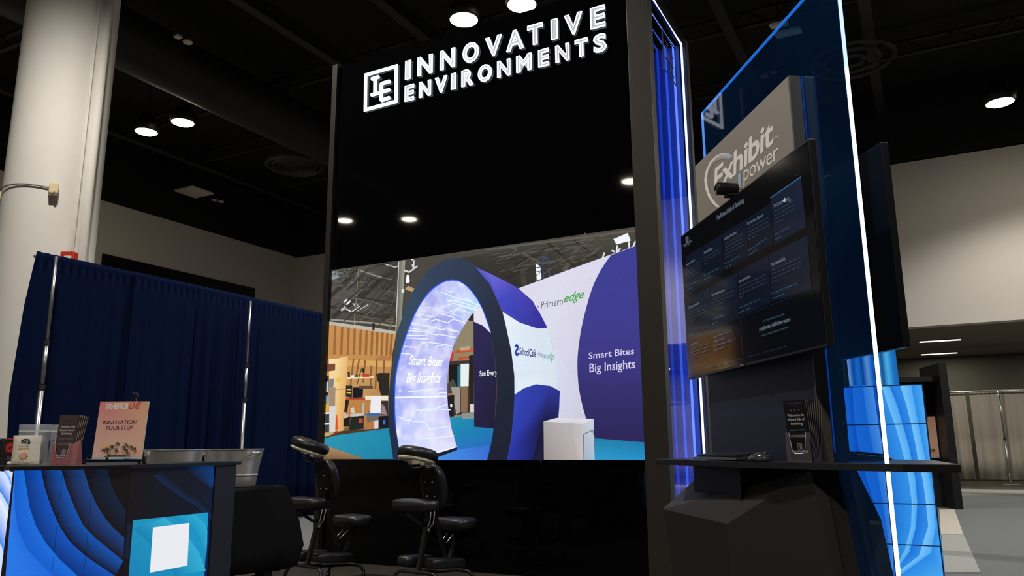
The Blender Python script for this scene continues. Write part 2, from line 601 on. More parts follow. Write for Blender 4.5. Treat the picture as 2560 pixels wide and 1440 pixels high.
# ------------------------------------------------------------------ column
t = thing('round_column', 'thick white round column with a pipe down its right side, at far left', 'column', (-7.12, 11.5, 0))
M_COL = mat('column_paint', '#dcd8d0', 0.75, noise=0.04, scale=5, bump=0.05)
MB().lathe([(0.66, 0.0), (0.66, 10.5)], 64).build('shaft', M_COL, t, 'auto')
pd = Vector((0.995, -0.1, 0)).normalized()
MB().tube([(pd.x * 0.66, pd.y * 0.66 - 0.12, 0), (pd.x * 0.66, pd.y * 0.66 - 0.12, 10.5)], 0.07, 16).build('drain_pipe', M_COL, t, True)
MB().tube([(pd.x * 0.60, pd.y * 0.6 - 0.27, 0), (pd.x * 0.60, pd.y * 0.6 - 0.27, 10.5)], 0.018, 8).build('conduit', M_COL, t, True)
cl = thing('cable_clip', 'beige box and sagging grey cable strapped round the white column', 'cable clamp', (-7.12, 11.5, 4.95))
M_BEI = mat('beige_plastic', '#d8c49a', 0.6)
for a in (-152, -58):
    c, s = math.cos(R(a)), math.sin(R(a))
    bx = MB().box((c * 0.74, s * 0.74, 0.0), (0.16, 0.12, 0.16), rz=R(a), bev=0.015).build('clip_box', M_BEI, cl)
    MB().tube([(c * 0.78 + 0.03, s * 0.78, -0.11), (c * 0.8 + 0.03, s * 0.8, -0.06), (c * 0.76 - 0.03, s * 0.8, -0.11)], 0.02, 6).build('bolt', CHROME, bx)
MB().tube([(math.cos(R(a)) * 0.69, math.sin(R(a)) * 0.69, 0.02 + 0.05 * math.sin(math.pi * (a + 152) / 94)) for a in range(-152, -57, 6)], 0.012, 6).build('cable', mat('grey_cable', '#8f8d8a', 0.5), cl, True)
fa = thing('fire_alarm', 'small red alarm box on the column just above the drape', 'alarm', (-6.36, 10.82, 3.90))
MB().box((0, 0, 0), (0.2, 0.12, 0.16), bev=0.02).build('body', mat('alarm_red', '#b8321f', 0.4), fa)
MB().box((0.02, -0.065, -0.02), (0.1, 0.02, 0.06), bev=0.005).build('strobe', M_WHT, fa)

# ------------------------------------------------------------------ drapes
def drape_panel(name, x, y0, y1, z0, z1, m, label, group, n, amp, seed, wide=0.1, loc=HALL_O, axis='y', flare=0.0):
    """hanging pleated cloth between y0 and y1 (hall frame), gathered on a pocket at the top"""
    rd = random.Random(seed)
    ph = [rd.uniform(0, 6.28) for _ in range(5)]
    L = y1 - y0
    nu = int(L / 0.018) + 1
    rows = [(z1, 0.25), (z1 - 0.06, 0.25), (z1 - 0.125, 0.3), (z1 - 0.14, 0.15), (z1 - 0.3, 0.45), (z1 - 0.7, 0.7), ((z0 + z1) / 2, 0.95), (z0 + 0.6, 1.1), (z0, 1.2)]
    mb = MB()
    g = []
    for (z, k) in rows:
        row = []
        h = (z1 - z) / (z1 - z0)
        for i in range(nu + 1):
            u = i / nu
            s = u * L
            fine = math.sin(2 * math.pi * n * 2.6 * s + ph[0]) * 0.25 * (1 - 0.75 * min(1, h * 3))
            big = math.sin(2 * math.pi * n * s + ph[1] + 1.3 * math.sin(2.1 * s + ph[2])) * (0.6 + 0.4 * math.sin(1.7 * s + ph[3])) * min(1, h * 3 + 0.12)
            d = amp * k * (fine + big) + 0.012 * (1 if h * (z1 - z0) < 0.13 else 0) * math.sin(6.28 * 9 * s)
            e = y0 + s + 0.03 * math.sin(2 * math.pi * n * s * 0.5 + ph[4]) * h * math.sin(math.pi * u) - flare * (1 - u) ** 3 * math.sin(math.pi * min(1, h * 1.1)) * 1.0
            row.append((e, d, z))
        g.append(row)
    def P(e, d, z):
        return (x + d, e, z) if axis == 'y' else (e, x + d, z)
    vs = [[mb.bm.verts.new(P(*q)) for q in row] for row in g]
    for A, B in zip(vs, vs[1:]):
        for i in range(len(A) - 1):
            mb.bm.faces.new((A[i], A[i + 1], B[i + 1], B[i]))
    o = mb.build(name, m, None, True, loc=loc, rz=HALL_R)
    sd = o.modifiers.new('cloth', 'SOLIDIFY')
    sd.thickness = 0.004
    return tag(o, label, 'curtain', group)
M_BLUE = mat('navy_drape', '#08122c', 0.9, spec=0.02, noise=0.12, scale=40)
M_GRC = mat('grey_drape', '#a49d93', 0.9, spec=0.1, noise=0.06, scale=30)
for (a, b, seed, lab, fl) in ((-1.18, 0.22, 3, 'navy pleated drape at the left end, hanging before the column', 0.12),
                          (0.19, 1.33, 8, 'navy pleated drape in the middle of the left bay', 0.0),
                          (1.30, 2.25, 12, 'navy pleated drape just left of the second metal upright', 0.0),
                          (2.22, 3.42, 19, 'navy pleated drape just right of the second metal upright', 0.0),
                          (3.39, 5.3, 27, 'navy pleated drape running behind the screen tower', 0.0)):
    drape_panel('navy_drape', -5.645 - 0.03 * (seed % 2), a, b, 0.04, 3.66, M_BLUE, lab, 'navy drapes on the left', 3.4, 0.05, seed, flare=fl)
M_ALU = mat('aluminium_pipe', '#a8a8ac', 0.3, metal=0.9, noise=0.08)
M_RING = mat('dark_collar', '#3a3a3c', 0.4, metal=0.6)
def upright(x, y, h, label, group, joints=(1.75, 2.3)):
    t = thing('drape_upright', label, 'pole', hall(x, y, 0), HALL_R, group)
    z0 = 0.02
    rr = 0.031
    for zj in list(joints) + [h]:
        MB().tube([(0, 0, z0), (0, 0, zj)], rr, 16).build('pole_section', M_ALU, t, True)
        if zj < h:
            MB().lathe([(rr, -0.03), (rr + 0.009, -0.03), (rr + 0.009, 0.03), (rr, 0.03)], 16, (0, 0, zj), cap=False).build('collar', M_RING, t)
        z0, rr = zj, rr - 0.005
    MB().box((0, 0, 0.012), (0.45, 0.45, 0.012), bev=0.003).build('base_plate', M_ALU, t)
    return t
upright(-5.5, -1.03, 3.6, 'silver telescopic upright at the left end of the navy drapes', 'silver uprights of the navy drapes', (1.95, 2.5))
upright(-5.5, 2.22, 3.55, 'silver telescopic upright between the two bays of navy drape', 'silver uprights of the navy drapes', (1.95, 2.5))
for (y0, y1, lab) in ((-1.18, 2.22, 'left'), (2.24, 5.3, 'right')):
    m = MB().tube([(-5.715, y0, 3.6), (-5.715, y1, 3.6)], 0.02, 10)
    tag(m.build('drape_crossbar', M_ALU, None, True, loc=HALL_O, rz=HALL_R), 'silver crossbar at the top of the %s bay of navy drapes' % lab, 'pole')
for (a, b, seed, lab) in ((3.1, 5.17, 41, 'grey pleated curtain left of the narrow gap, beside the black kiosk'),
                          (5.28, 6.06, 43, 'grey pleated curtain between the gap and the thin silver pole'),
                          (6.07, 9.0, 47, 'grey pleated curtain at the right edge of the picture'),
                          (9.02, 14.0, 49, 'grey pleated curtain farther right, mirrored in the tower side')):
    drape_panel('grey_curtain', 20.8, a, b, 0.13, 2.76, M_GRC, lab, 'grey curtains across the low bay', 3.2, 0.05, seed, axis='x')
upright([(6.034,2.624)][0][0], 20.62, 2.72, 'thin silver pole in front of the grey curtains', 'curtain poles', (1.3,))
tag(MB().tube([(3.1, 20.68, 2.72), (14, 20.68, 2.72)], 0.02, 10).build('drape_crossbar', M_ALU, None, True, loc=HALL_O, rz=HALL_R), 'silver crossbar along the top of the grey curtains', 'pole')

# ------------------------------------------------------------------ screen tower
TW = thing('screen_tower', 'tall black exhibit tower with lit name sign, picture screen and blue mirrored side', 'exhibit tower', HALL_O, HALL_R)
M_GLOSS = mat('gloss_black_panel', '#050506', 0.03, spec=0.5, noise=0.05)
M_POST = mat('dark_bronze_frame', '#28241f', 0.45, spec=0.4, noise=0.15, scale=50)
SX0, SX1, SZ0, SZ1, TOP = -1.865, 1.82, 1.072, 3.213, 5.79
MB().box(((SX0 + SX1) / 2, 0.06, (SZ1 + TOP) / 2), (SX1 - SX0, 0.1, TOP - SZ1)).build('upper_panel', M_GLOSS, TW)
MB().box(((SX0 + SX1) / 2, 0.06, SZ0 / 2), (SX1 - SX0, 0.1, SZ0)).build('lower_panel', mat('low_gloss_black', '#030304', 0.06, spec=0.18, noise=0.05), TW)
MB().box((-1.905, 0.3, TOP / 2), (0.075, 0.7, TOP)).build('left_post', mat('dark_post', '#1a1815', 0.5, spec=0.3), TW, bevel=0.004)
MB().box((1.93, 0.05, TOP / 2 + 0.06), (0.225, 0.13, TOP + 0.12)).build('corner_post', M_POST, TW, bevel=0.004)
MB().box((0.05, 1.49, TOP / 2), (3.9, 0.06, TOP)).build('back_panel', BLACK, TW)
MB().box((0.05, 0.77, TOP - 0.03), (3.9, 1.4, 0.06)).build('top_panel', BLACK, TW)
# hollow blue side box with one neon frame and dimmer glowing copies as its mirror reflections, behind a mirrored pane
M_IN = mat('blue_lined_box', '#5a78c8', 0.5, noise=0.05)  # blue lining put in to catch the neon's glow
side = MB()
side.box((0.95, 0.77, 2.9), (0.03, 1.26, 5.7))
side.box((1.45, 1.435, 2.9), (1.0, 0.03, 5.7)).box((1.45, 0.13, 2.9), (1.0, 0.03, 5.7))
side.box((1.45, 0.75, 5.745), (1.0, 1.4, 0.03)).box((1.45, 0.75, 0.06), (1.0, 1.4, 0.03))
side.build('light_box', M_IN, TW)
NE = [('#c4d4ff', 5.5), ('#6f92ff', 2.6), ('#3f6cff', 1.5), ('#2a58f0', 0.95), ('#1f4ae0', 0.7), ('#173fd0', 0.5), ('#1236b8', 0.4), ('#0f30a8', 0.32), ('#0c2a98', 0.26), ('#0a2488', 0.2)]
for k, (c, e) in enumerate(NE):
    x = 2.0 - k * 0.095
    y0, y1, z0, z1 = 0.17, 1.37, 0.1, 5.716
    m = MB().tube([(x, y0, z0), (x, y1, z0), (x, y1, z1), (x, y0, z1)], 0.013, 8, closed=True)
    m.build('neon_frame', emitter('neon_%d' % k, c, e), TW)
M_TWOWAY = clear('two_way_mirror', (0.82, 0.86, 0.95), gloss=0.24, rough=0.0)
MB().box((2.035, 0.77, TOP / 2 + 0.01), (0.012, 1.31, TOP - 0.02)).build('mirror_pane', M_TWOWAY, TW)
MB().box((2.02, 1.47, TOP / 2), (0.05, 0.09, TOP)).build('side_frame', M_POST, TW)
# etched mark on the pane
em = MB()
mark = [(0.45, 4.98), (0.45, 5.42), (0.9, 5.42), (0.9, 4.98)]
for a, b in zip(mark, mark[1:] + mark[:1]):
    em.tube([(2.044, *a), (2.044, *b)], 0.006, 4)
for a, b in (((0.53, 5.34), (0.68, 5.34)), ((0.605, 5.34), (0.605, 5.14)), ((0.53, 5.14), (0.68, 5.14)), ((0.68, 5.26), (0.68, 5.04)), ((0.68, 5.26), (0.82, 5.26)), ((0.68, 5.15), (0.82, 5.15)), ((0.68, 5.04), (0.82, 5.04))):
    em.tube([(2.044, *a), (2.044, *b)], 0.006, 4)
em.build('etched_logo', mat('etched_line', '#1a2a58', 0.4), TW)

# --- lit name sign: letters with neon round their outlines
M_FACE = mat('sign_face', '#8f9399', 0.5, emit='#b4b9c0', es=0.62)
M_NEON = emitter('white_neon', '#e9efff', 1.6)
def outline_paths(bm):
    es = [e for e in bm.edges if e.is_boundary]
    nxt = {}
    for e in es:
        for v in e.verts:
            nxt.setdefault(v, []).append(e)
    seen, loops = set(), []
    for e in es:
        if e in seen:
            continue
        loop, v, cur = [], e.verts[0], e
        while cur not in seen:
            seen.add(cur)
            loop.append(v.co.copy())
            v = cur.other_vert(v)
            c = [q for q in nxt[v] if q not in seen]
            if not c:
                break
            cur = c[0]
        loops.append(loop)
    return loops
def sign_letter(ch, s0, s1, z0, z1):
    v, f, _ = glyphs(ch, 0.018)
    ys = [p[1] for p in v]
    ya, yb = min(ys), max(ys)
    mb = MB()
    vs = [mb.bm.verts.new((s0 + p[0] * (s1 - s0), -0.006, z0 + (p[1] - ya) / (yb - ya) * (z1 - z0))) for p in v]
    for t in f:
        try:
            mb.bm.faces.new([vs[i] for i in t])
        except ValueError:
            pass
    bmesh.ops.remove_doubles(mb.bm, verts=mb.bm.verts[:], dist=1e-5)
    loops = outline_paths(mb.bm)
    r = bmesh.ops.extrude_face_region(mb.bm, geom=mb.bm.faces[:])
    for q in r['geom']:
        if isinstance(q, bmesh.types.BMVert):
            q.co.y = 0.008
    o = mb.build('sign_letter', M_FACE, TW)
    nb = MB()
    for lp in loops:
        pts = []
        for p in lp:
            if not pts or (p - pts[-1]).length > 0.004:
                pts.append(p)
        if len(pts) > 2:
            nb.tube([(p.x, -0.009, p.z) for p in pts], 0.0095, 6, closed=True)
    nb.build('neon_outline', M_NEON, o, True)
Z1a, Z1b = [(-0.840,5.361)][0][1], [(-0.845,5.589)][0][1]
Z2a, Z2b = [(-0.810,5.089)][0][1], [(-0.815,5.276)][0][1]
row1 = list(zip('INNOVATIVE', [(-0.873,5.482),(-0.699,5.487),(-0.392,5.477),(-0.093,5.467)] + [(0.197,5.518),(0.459,5.497),(0.712,5.518),(0.993,5.501),(1.147,5.532),(1.437,5.519)], [(-0.807,5.466),(-0.507,5.438),(-0.206,5.430),(0.102,5.417)] + [(0.390,5.467),(0.660,5.449),(0.888,5.476),(1.056,5.483),(1.336,5.478),(1.590,5.475)]))
row2 = list(zip('ENVIRONMENTS', [(-0.873,5.195),(-0.673,5.202),(-0.457,5.208),(-0.242,5.193),(-0.106,5.203)] + [(0.105,5.211),(0.347,5.209),(0.580,5.219),(0.839,5.213),(1.039,5.218),(1.254,5.224),(1.462,5.224)], [(-0.753,5.167),(-0.526,5.168),(-0.308,5.173),(-0.191,5.181),(0.034,5.169)] + [(0.265,5.171),(0.492,5.173),(0.747,5.176),(0.955,5.183),(1.181,5.181),(1.391,5.188),(1.591,5.189)]))
for ch, a, b in row1:
    sign_letter(ch, a[0], b[0], Z1a, Z1b)
for ch, a, b in row2:
    sign_letter(ch, a[0], b[0], Z2a, Z2b)
bxp = [(-1.460,5.100),(-1.469,5.573),(-0.999,5.576),(-0.989,5.106)]
lb = MB()
for d in (0.0, 0.024):
    q = [(bxp[0][0] + d, bxp[0][1] + d), (bxp[1][0] + d, bxp[1][1] - d), (bxp[2][0] - d, bxp[2][1] - d), (bxp[3][0] - d, bxp[3][1] + d)]
    lb.tube([(p[0], -0.008, p[1]) for p in q], 0.0125, 6, closed=True)
lb.build('logo_box', M_NEON, TW, True)
for nm, segs in (('logo_letter', ([(-1.363,5.482),(-1.260,5.488)], [(-1.311,5.484),(-1.306,5.281)], [(-1.361,5.278),(-1.261,5.283)])),
                 ('logo_letter', ([(-1.218,5.389),(-1.214,5.175)], [(-1.218,5.389),(-1.097,5.392)], [(-1.216,5.283),(-1.096,5.286)], [(-1.214,5.175),(-1.093,5.185)]))):
    m = MB()
    for s in segs:
        m.tube([(p[0], -0.012, p[1]) for p in s], 0.022, 8)
    m.build(nm, M_NEON, TW, True)

# --- the picture on the screen
P = Paint(lambda u, v, l: (u, 0.003 - l * 0.00006, v))
M_PIC = picture('screen_picture', 1.0)
P.poly([(SX0, SZ0), (SX1, SZ0), (SX1, SZ1), (SX0, SZ1)], '#46423d')
P.poly([(-1.975,3.213),(-0.926,3.205),(-0.905,2.439),(-1.943,2.601)], ['#5b5a57', '#3c3833', '#453e36', '#4a453e'])
for a, w, c in (([(-1.887,2.895),(-1.474,3.193)], 0.055, '#38332e'), ([(-1.838,2.654),(-1.330,2.923),(-0.915,3.149)], 0.06, '#36312c'), ([(-1.890,3.057),(-1.496,2.973),(-0.911,2.820)], 0.03, '#4a443f'),
                ([(-1.494,2.682),(-1.206,2.812),(-0.914,2.946)], 0.02, '#55504a'), ([(-1.413,2.561),(-0.923,2.745)], 0.022, '#3b362f'), ([(-1.361,2.663),(-0.911,2.840)], 0.018, '#3a352f'),
                ([(-1.876,2.783),(-1.463,2.671),(-0.933,2.561)], 0.03, '#3a342e'), ([(-1.440,2.851),(-0.928,2.721)], 0.02, '#35302b'), ([(-1.462,3.163),(-1.143,3.044)], 0.014, '#8f8f8a'),
                ([(-1.858,2.630),(-1.236,2.538),(-0.926,2.477)], 0.02, '#9a978c'), ([(-1.226,2.545),(-0.935,2.641)], 0.02, '#4c3b30'), ([(-1.079,2.557),(-0.977,2.573),(-1.040,2.418)], 0.02, '#6a5a45'),
                ([(-1.118,3.198),(-0.968,3.143),(-0.915,3.153)], 0.012, '#c9c9c6'), ([(-1.479,3.198),(-1.518,2.512)], 0.008, '#9aa860'), ([(-1.714,2.718),(-1.643,2.762)], 0.03, '#cfd2d6'),
                ([(-1.641,2.733),(-1.557,2.696),(-1.426,2.755)], 0.014, '#dfe2e4'), ([(-1.495,2.687),(-1.324,2.758)], 0.01, '#c9cac9')):
    P.line(a, w, c)
for k in range(7):
    a, b = [(-1.871,3.098),(-0.970,2.846)]
    x0 = a[0] + (b[0] - a[0]) * k / 7
    z0 = a[1] + (b[1] - a[1]) * k / 7
    P.line([(x0, z0), (x0 + 0.05, z0 + 0.12), (x0 + 0.1, z0 - 0.02), (x0 + 0.15, z0 + 0.1)], 0.01, '#2c2824')
P.poly([(-1.886,3.198),(-1.800,3.193),(-1.754,3.110),(-1.871,3.098)], '#8d97a3')
P.poly([(-1.687,2.816),(-1.641,2.850),(-1.551,2.816),(-1.622,2.773)], '#f4f4fa')
P.poly([(-1.551,2.795),(-1.468,2.792),(-1.456,2.753),(-1.529,2.764)], '#b5b8b2')
# ceiling right of the ring
P.poly([(-0.163,3.143),(1.827,3.212),(1.819,3.005),(0.575,2.740),(0.247,2.923),(0.077,3.018)], ['#34312c', '#4c4841', '#3a372f', '#2a2723', '#2b2824', '#302c28'])
for a, w, c in (([(1.066,2.868),(1.321,3.212)], 0.05, '#544d44'), ([(0.457,3.208),(0.817,2.978)], 0.02, '#59554d'), ([(0.899,3.178),(1.199,2.888)], 0.02, '#2a2723'), ([(1.169,3.178),(1.424,2.967)], 0.02, '#2a2723'),
                ([(0.635,2.770),(0.579,3.183)], 0.06, '#3f3b36'), ([(0.205,3.193),(1.826,3.177)], 0.02, '#5d5951'), ([(0.331,3.101),(1.318,3.105)], 0.012, '#5a564f'), ([(0.496,2.970),(1.126,2.986)], 0.012, '#4f4b45')):
    P.line(a, w, c)
for a in ([(1.593,3.122),(1.737,3.162),(1.766,3.085),(1.623,3.065)], [(0.762,2.983),(0.816,2.943),(0.826,2.819),(0.773,2.803)]):
    P.poly(a, '#f2f4fa')
for a in ([(1.620,2.987),(1.630,3.056)], [(1.661,3.025),(1.614,2.975)], [(1.749,3.014),(1.743,3.084)], [(1.813,3.075),(1.775,3.002)], [(1.478,2.952),(1.498,3.002)], [(1.606,2.997),(1.571,3.011)]):
    P.line(a, 0.016, '#e4e8f0')
P.line([(0.845,2.821),(0.846,3.048),(0.911,2.994),(0.912,2.831)], 0.012, '#33508a')
# corrugated roof decking and fine steelwork
rd = random.Random(21)
def quad(q, u, v):
    a = (q[0][0] + (q[1][0] - q[0][0]) * u, q[0][1] + (q[1][1] - q[0][1]) * u)
    b = (q[3][0] + (q[2][0] - q[3][0]) * u, q[3][1] + (q[2][1] - q[3][1]) * u)
    return (a[0] + (b[0] - a[0]) * v, a[1] + (b[1] - a[1]) * v)
def steelwork(q, n, m, tones):
    for k in range(n):
        u, v = rd.random(), rd.random()
        l = rd.uniform(0.1, 0.35)
        P.line([quad(q, u, v), quad(q, min(1, u + l), max(0, v - l * 1.1))], rd.uniform(0.004, 0.012), rd.choice(tones))
    for k in range(m):
        u, v = rd.random() * 0.85, rd.random() * 0.9
        P.line([quad(q, u, v), quad(q, u + 0.15, min(1, v + rd.uniform(0.0, 0.07)))], rd.uniform(0.004, 0.009), rd.choice(tones))
steelwork([(-1.887,3.199),(-0.926,3.199),(-0.929,2.441),(-1.857,2.615)], 46, 40, ['#2c2824', '#35302b', '#5c5852', '#6a665f', '#2a2622', '#7a766e'])
steelwork([(0.034,3.128),(1.576,3.159),(1.424,2.950),(0.494,2.794)], 40, 30, ['#2a2723', '#25221e', '#504b44', '#57524a', '#35312c'])
# steel column and lamp
P.poly([(-0.906,3.206),(-0.824,3.206),(-0.856,2.547),(-0.919,2.409)], ['#6e6a5e', '#9aa08f', '#8d9284', '#6f6a60'])
P.line([(-0.911,3.198),(-0.929,2.410)], 0.012, '#c9c9c4')
P.poly([(-0.869,2.880),(-0.830,2.880),(-0.829,2.836),(-0.863,2.842)], '#e2e2dd')
P.poly([(-0.800,3.035),(-0.772,3.031),(-0.759,2.961),(-0.774,2.943),(-0.803,2.948),(-0.813,2.967)], '#ffffff')
P.poly([(-0.826,2.880),(-0.778,2.911),(-0.692,2.870),(-0.724,2.837)], '#b89a68')
for a in ([(-0.836,3.091),(-0.768,3.063),(-0.659,3.120)], [(-0.711,3.101),(-0.731,3.144)], [(-0.711,3.097),(-0.708,3.190)]):
    P.line(a, 0.018, '#d6d9dc')
P.poly([(-0.747,3.207),(-0.713,3.205),(-0.718,3.190),(-0.737,3.194)], '#ffffff')
# timber wall
P.poly([(-1.887,2.612),(-1.234,2.489),(-0.924,2.422),(-0.928,2.386),(-1.884,2.566)], '#b9b8aa')
P.poly([(-1.885,2.574),(-0.926,2.390),(-0.953,2.254),(-0.988,2.115),(-1.882,2.167)], ['#c88f55', '#c9975c', '#d8a765', '#d09c5b', '#c08647'])
for a in ([(-1.778,2.553),(-1.777,2.161)], [(-1.676,2.528),(-1.677,2.155)], [(-1.582,2.513),(-1.583,2.150)], [(-1.495,2.494),(-1.497,2.145)], [(-1.409,2.479),(-1.412,2.140)], [(-1.327,2.464),(-1.329,2.135)], [(-1.249,2.449),(-1.252,2.130)], [(-1.178,2.435),(-1.181,2.126)], [(-1.109,2.422),(-1.114,2.122)], [(-1.043,2.411),(-1.048,2.118)], [(-0.982,2.398),(-0.998,2.116)]):
    P.line(a, 0.035, '#9c6736')
P.poly([(-1.251,2.539),(-1.216,2.532),(-1.218,2.452),(-1.248,2.458)], '#2c2520')
# workshop corner
P.poly([(-1.880,2.230),(-0.969,2.157),(-0.989,1.734),(-0.991,1.377),(-1.610,1.370),(-1.869,1.304)], ['#c88e50', '#c08a4e', '#a87845', '#5a452f', '#7a5a3a', '#c9a870'])
P.poly([(-1.850,2.174),(-1.727,2.174),(-1.578,2.194),(-1.591,1.827),(-1.604,1.374),(-1.729,1.363),(-1.827,1.837)], ['#fbe6b8', '#f6d89a', '#e8b873', '#e0ac66', '#d8a35c', '#e8bd7a', '#f0cf94'])
P.line([(-1.591,1.827),(-1.743,1.824)], 0.006, '#b98c50')
P.poly([(-1.728,1.958),(-1.665,1.957),(-1.665,1.906),(-1.728,1.909)], '#e8c050')
P.poly([(-1.582,2.149),(-0.978,2.100),(-0.978,2.039),(-1.583,2.081)], '#d9a662')
for a in ([(-1.497,2.162),(-1.529,1.842)], [(-1.418,2.148),(-1.455,1.945)], [(-1.334,2.134),(-1.352,1.887)], [(-1.174,2.134),(-1.184,1.810)], [(-1.248,2.067),(-1.251,1.848)], [(-1.075,2.119),(-1.080,1.927)]):
    P.line(a, 0.022, '#8a5a2e')
P.poly([(-1.164,2.168),(-0.974,2.152),(-0.984,2.109),(-1.173,2.116)], '#b07a48')
P.line([(-1.579,1.951),(-1.211,1.941)], 0.02, '#f0dcae')
P.line([(-1.440,1.865),(-1.380,2.048),(-1.347,2.046)], 0.01, '#2a221c')
P.poly([(-1.380,2.030),(-1.347,2.046),(-1.345,1.993),(-1.373,1.999)], '#1c1a1c')
for a, c in (([(-1.367,1.981),(-1.273,1.980),(-1.268,1.947),(-1.363,1.950)], '#c8402a'), ([(-1.529,1.976),(-1.478,1.977),(-1.477,1.951),(-1.528,1.951)], '#f2eee4'), ([(-1.479,1.980),(-1.428,1.981),(-1.427,1.951),(-1.477,1.952)], '#4c5a50'), ([(-1.576,2.018),(-1.542,2.016),(-1.540,1.956),(-1.568,1.956)], '#3a3630'),
             ([(-1.592,1.867),(-1.502,1.861),(-1.502,1.726),(-1.590,1.743)], '#33281f'), ([(-1.497,1.841),(-1.350,1.835),(-1.351,1.725),(-1.496,1.726)], '#17151a'), ([(-1.579,1.827),(-1.515,1.822),(-1.514,1.811),(-1.579,1.816)], '#d8c060'), ([(-1.578,1.791),(-1.513,1.787),(-1.513,1.775),(-1.577,1.780)], '#d8c060'),
             ([(-1.179,1.976),(-1.103,1.979),(-1.095,1.876),(-1.154,1.887)], '#26211f'), ([(-1.152,1.983),(-0.996,1.975),(-1.004,1.726),(-1.106,1.738),(-1.136,1.826)], '#2a241f'), ([(-1.417,1.855),(-1.218,1.847),(-1.217,1.812),(-1.405,1.819)], '#5a4a3a'),
             ([(-1.581,1.731),(-1.318,1.718),(-1.317,1.702),(-1.586,1.712)], '#a83a28'), ([(-1.546,1.710),(-1.257,1.700),(-1.289,1.382),(-1.547,1.474)], '#b98044'), ([(-1.319,1.742),(-1.010,1.733),(-1.010,1.679),(-1.317,1.702)], '#efe3cb'), ([(-1.236,1.730),(-1.101,1.733),(-1.105,1.532),(-1.246,1.561)], '#eceaf0'),
             ([(-1.591,1.712),(-1.540,1.701),(-1.562,1.561),(-1.606,1.545)], '#2a1c14'), ([(-1.099,1.677),(-1.008,1.679),(-1.004,1.529),(-1.102,1.532)], '#3b2c2a'), ([(-1.093,1.651),(-1.049,1.616),(-1.020,1.530),(-1.095,1.540)], '#9a8088'),
             ([(-1.611,1.528),(-1.515,1.525),(-1.522,1.421),(-1.606,1.414)], '#1c1715'), ([(-1.510,1.534),(-1.328,1.538),(-1.327,1.391),(-1.526,1.373)], '#1d2620'), ([(-1.517,1.551),(-1.328,1.559),(-1.327,1.529),(-1.510,1.521)], '#c9c2b8'), ([(-1.398,1.501),(-1.343,1.499),(-1.341,1.452),(-1.396,1.449)], '#c8482f'),
             ([(-1.322,1.546),(-1.106,1.551),(-1.105,1.528),(-1.316,1.533)], '#1f62c8'), ([(-1.289,1.532),(-1.137,1.531),(-1.141,1.473),(-1.292,1.477)], '#6a6a62'), ([(-1.330,1.447),(-1.189,1.470),(-1.181,1.380),(-1.311,1.378)], '#b0754a'), ([(-1.189,1.470),(-1.120,1.481),(-1.127,1.388),(-1.181,1.380)], '#d8d0cc'), ([(-1.131,1.516),(-0.998,1.521),(-0.994,1.385),(-1.127,1.383)], '#15161f'), ([(-1.071,1.476),(-1.039,1.477),(-1.038,1.428),(-1.070,1.429)], '#2f7ad0'),
             ([(-1.882,2.121),(-1.754,2.118),(-1.753,2.041),(-1.878,2.034)], '#7a4a30'), ([(-1.881,1.988),(-1.840,1.986),(-1.831,1.684),(-1.877,1.681)], '#2c2a2e'), ([(-1.884,1.920),(-1.849,1.919),(-1.846,1.801),(-1.881,1.803)], '#c8d0dc'), ([(-1.833,1.950),(-1.763,1.951),(-1.770,1.852),(-1.828,1.850)], '#7a8088'), ([(-1.884,1.767),(-1.835,1.765),(-1.833,1.684),(-1.880,1.686)], '#7aa0c0'),
             ([(-1.883,1.677),(-1.828,1.675),(-1.826,1.595),(-1.878,1.592)], '#d8b030'), ([(-1.884,1.579),(-1.814,1.577),(-1.805,1.356),(-1.874,1.357)], '#3a3c44'), ([(-1.884,1.579),(-1.814,1.579),(-1.813,1.561),(-1.882,1.559)], '#e8e8ea'), ([(-1.882,1.459),(-1.808,1.462),(-1.807,1.444),(-1.881,1.441)], '#e8e8ea'),
             ([(-1.828,1.850),(-1.737,1.851),(-1.734,1.641),(-1.817,1.644)], '#a08a78'), ([(-1.817,1.644),(-1.727,1.644),(-1.721,1.363),(-1.797,1.356)], '#d8d4d4'), ([(-1.715,1.548),(-1.700,1.547),(-1.673,1.389),(-1.718,1.381)], '#e0502a'), ([(-1.519,1.613),(-1.470,1.629),(-1.450,1.558),(-1.506,1.560)], '#d8c8a8'), ([(-1.349,1.664),(-1.321,1.663),(-1.334,1.555),(-1.352,1.556)], '#b8b8b8'),
             ([(-1.602,1.571),(-1.551,1.574),(-1.538,1.517),(-1.605,1.505)], '#c8b8b0'), ([(-1.574,1.579),(-1.552,1.580),(-1.550,1.552),(-1.570,1.548)], '#b82a20')):
    P.poly(a, c)
P.poly([(-1.881,1.304),(-1.615,1.370),(-1.289,1.380),(-0.989,1.392),(-0.984,1.377),(-1.800,1.299)], '#4a3424')
P.poly([(-1.729,1.363),(-1.689,1.376),(-1.693,1.328),(-1.726,1.315)], '#7a3018')
P.poly([(-1.889,1.291),(-1.676,1.328),(-0.989,1.388),(-0.954,1.259),(-0.891,1.069),(-1.299,1.069),(-1.789,1.202),(-1.886,1.234)], ['#2596b4', '#2594b2', '#1b86a8', '#1c88aa', '#1a80a2', '#1f86a8', '#2a8fae', '#2a93b0'])
P.poly([(-1.896,1.234),(-1.789,1.201),(-1.299,1.069),(-1.887,1.069)], ['#a87a52', '#b08a62', '#8a6a4c', '#7a5a40'])
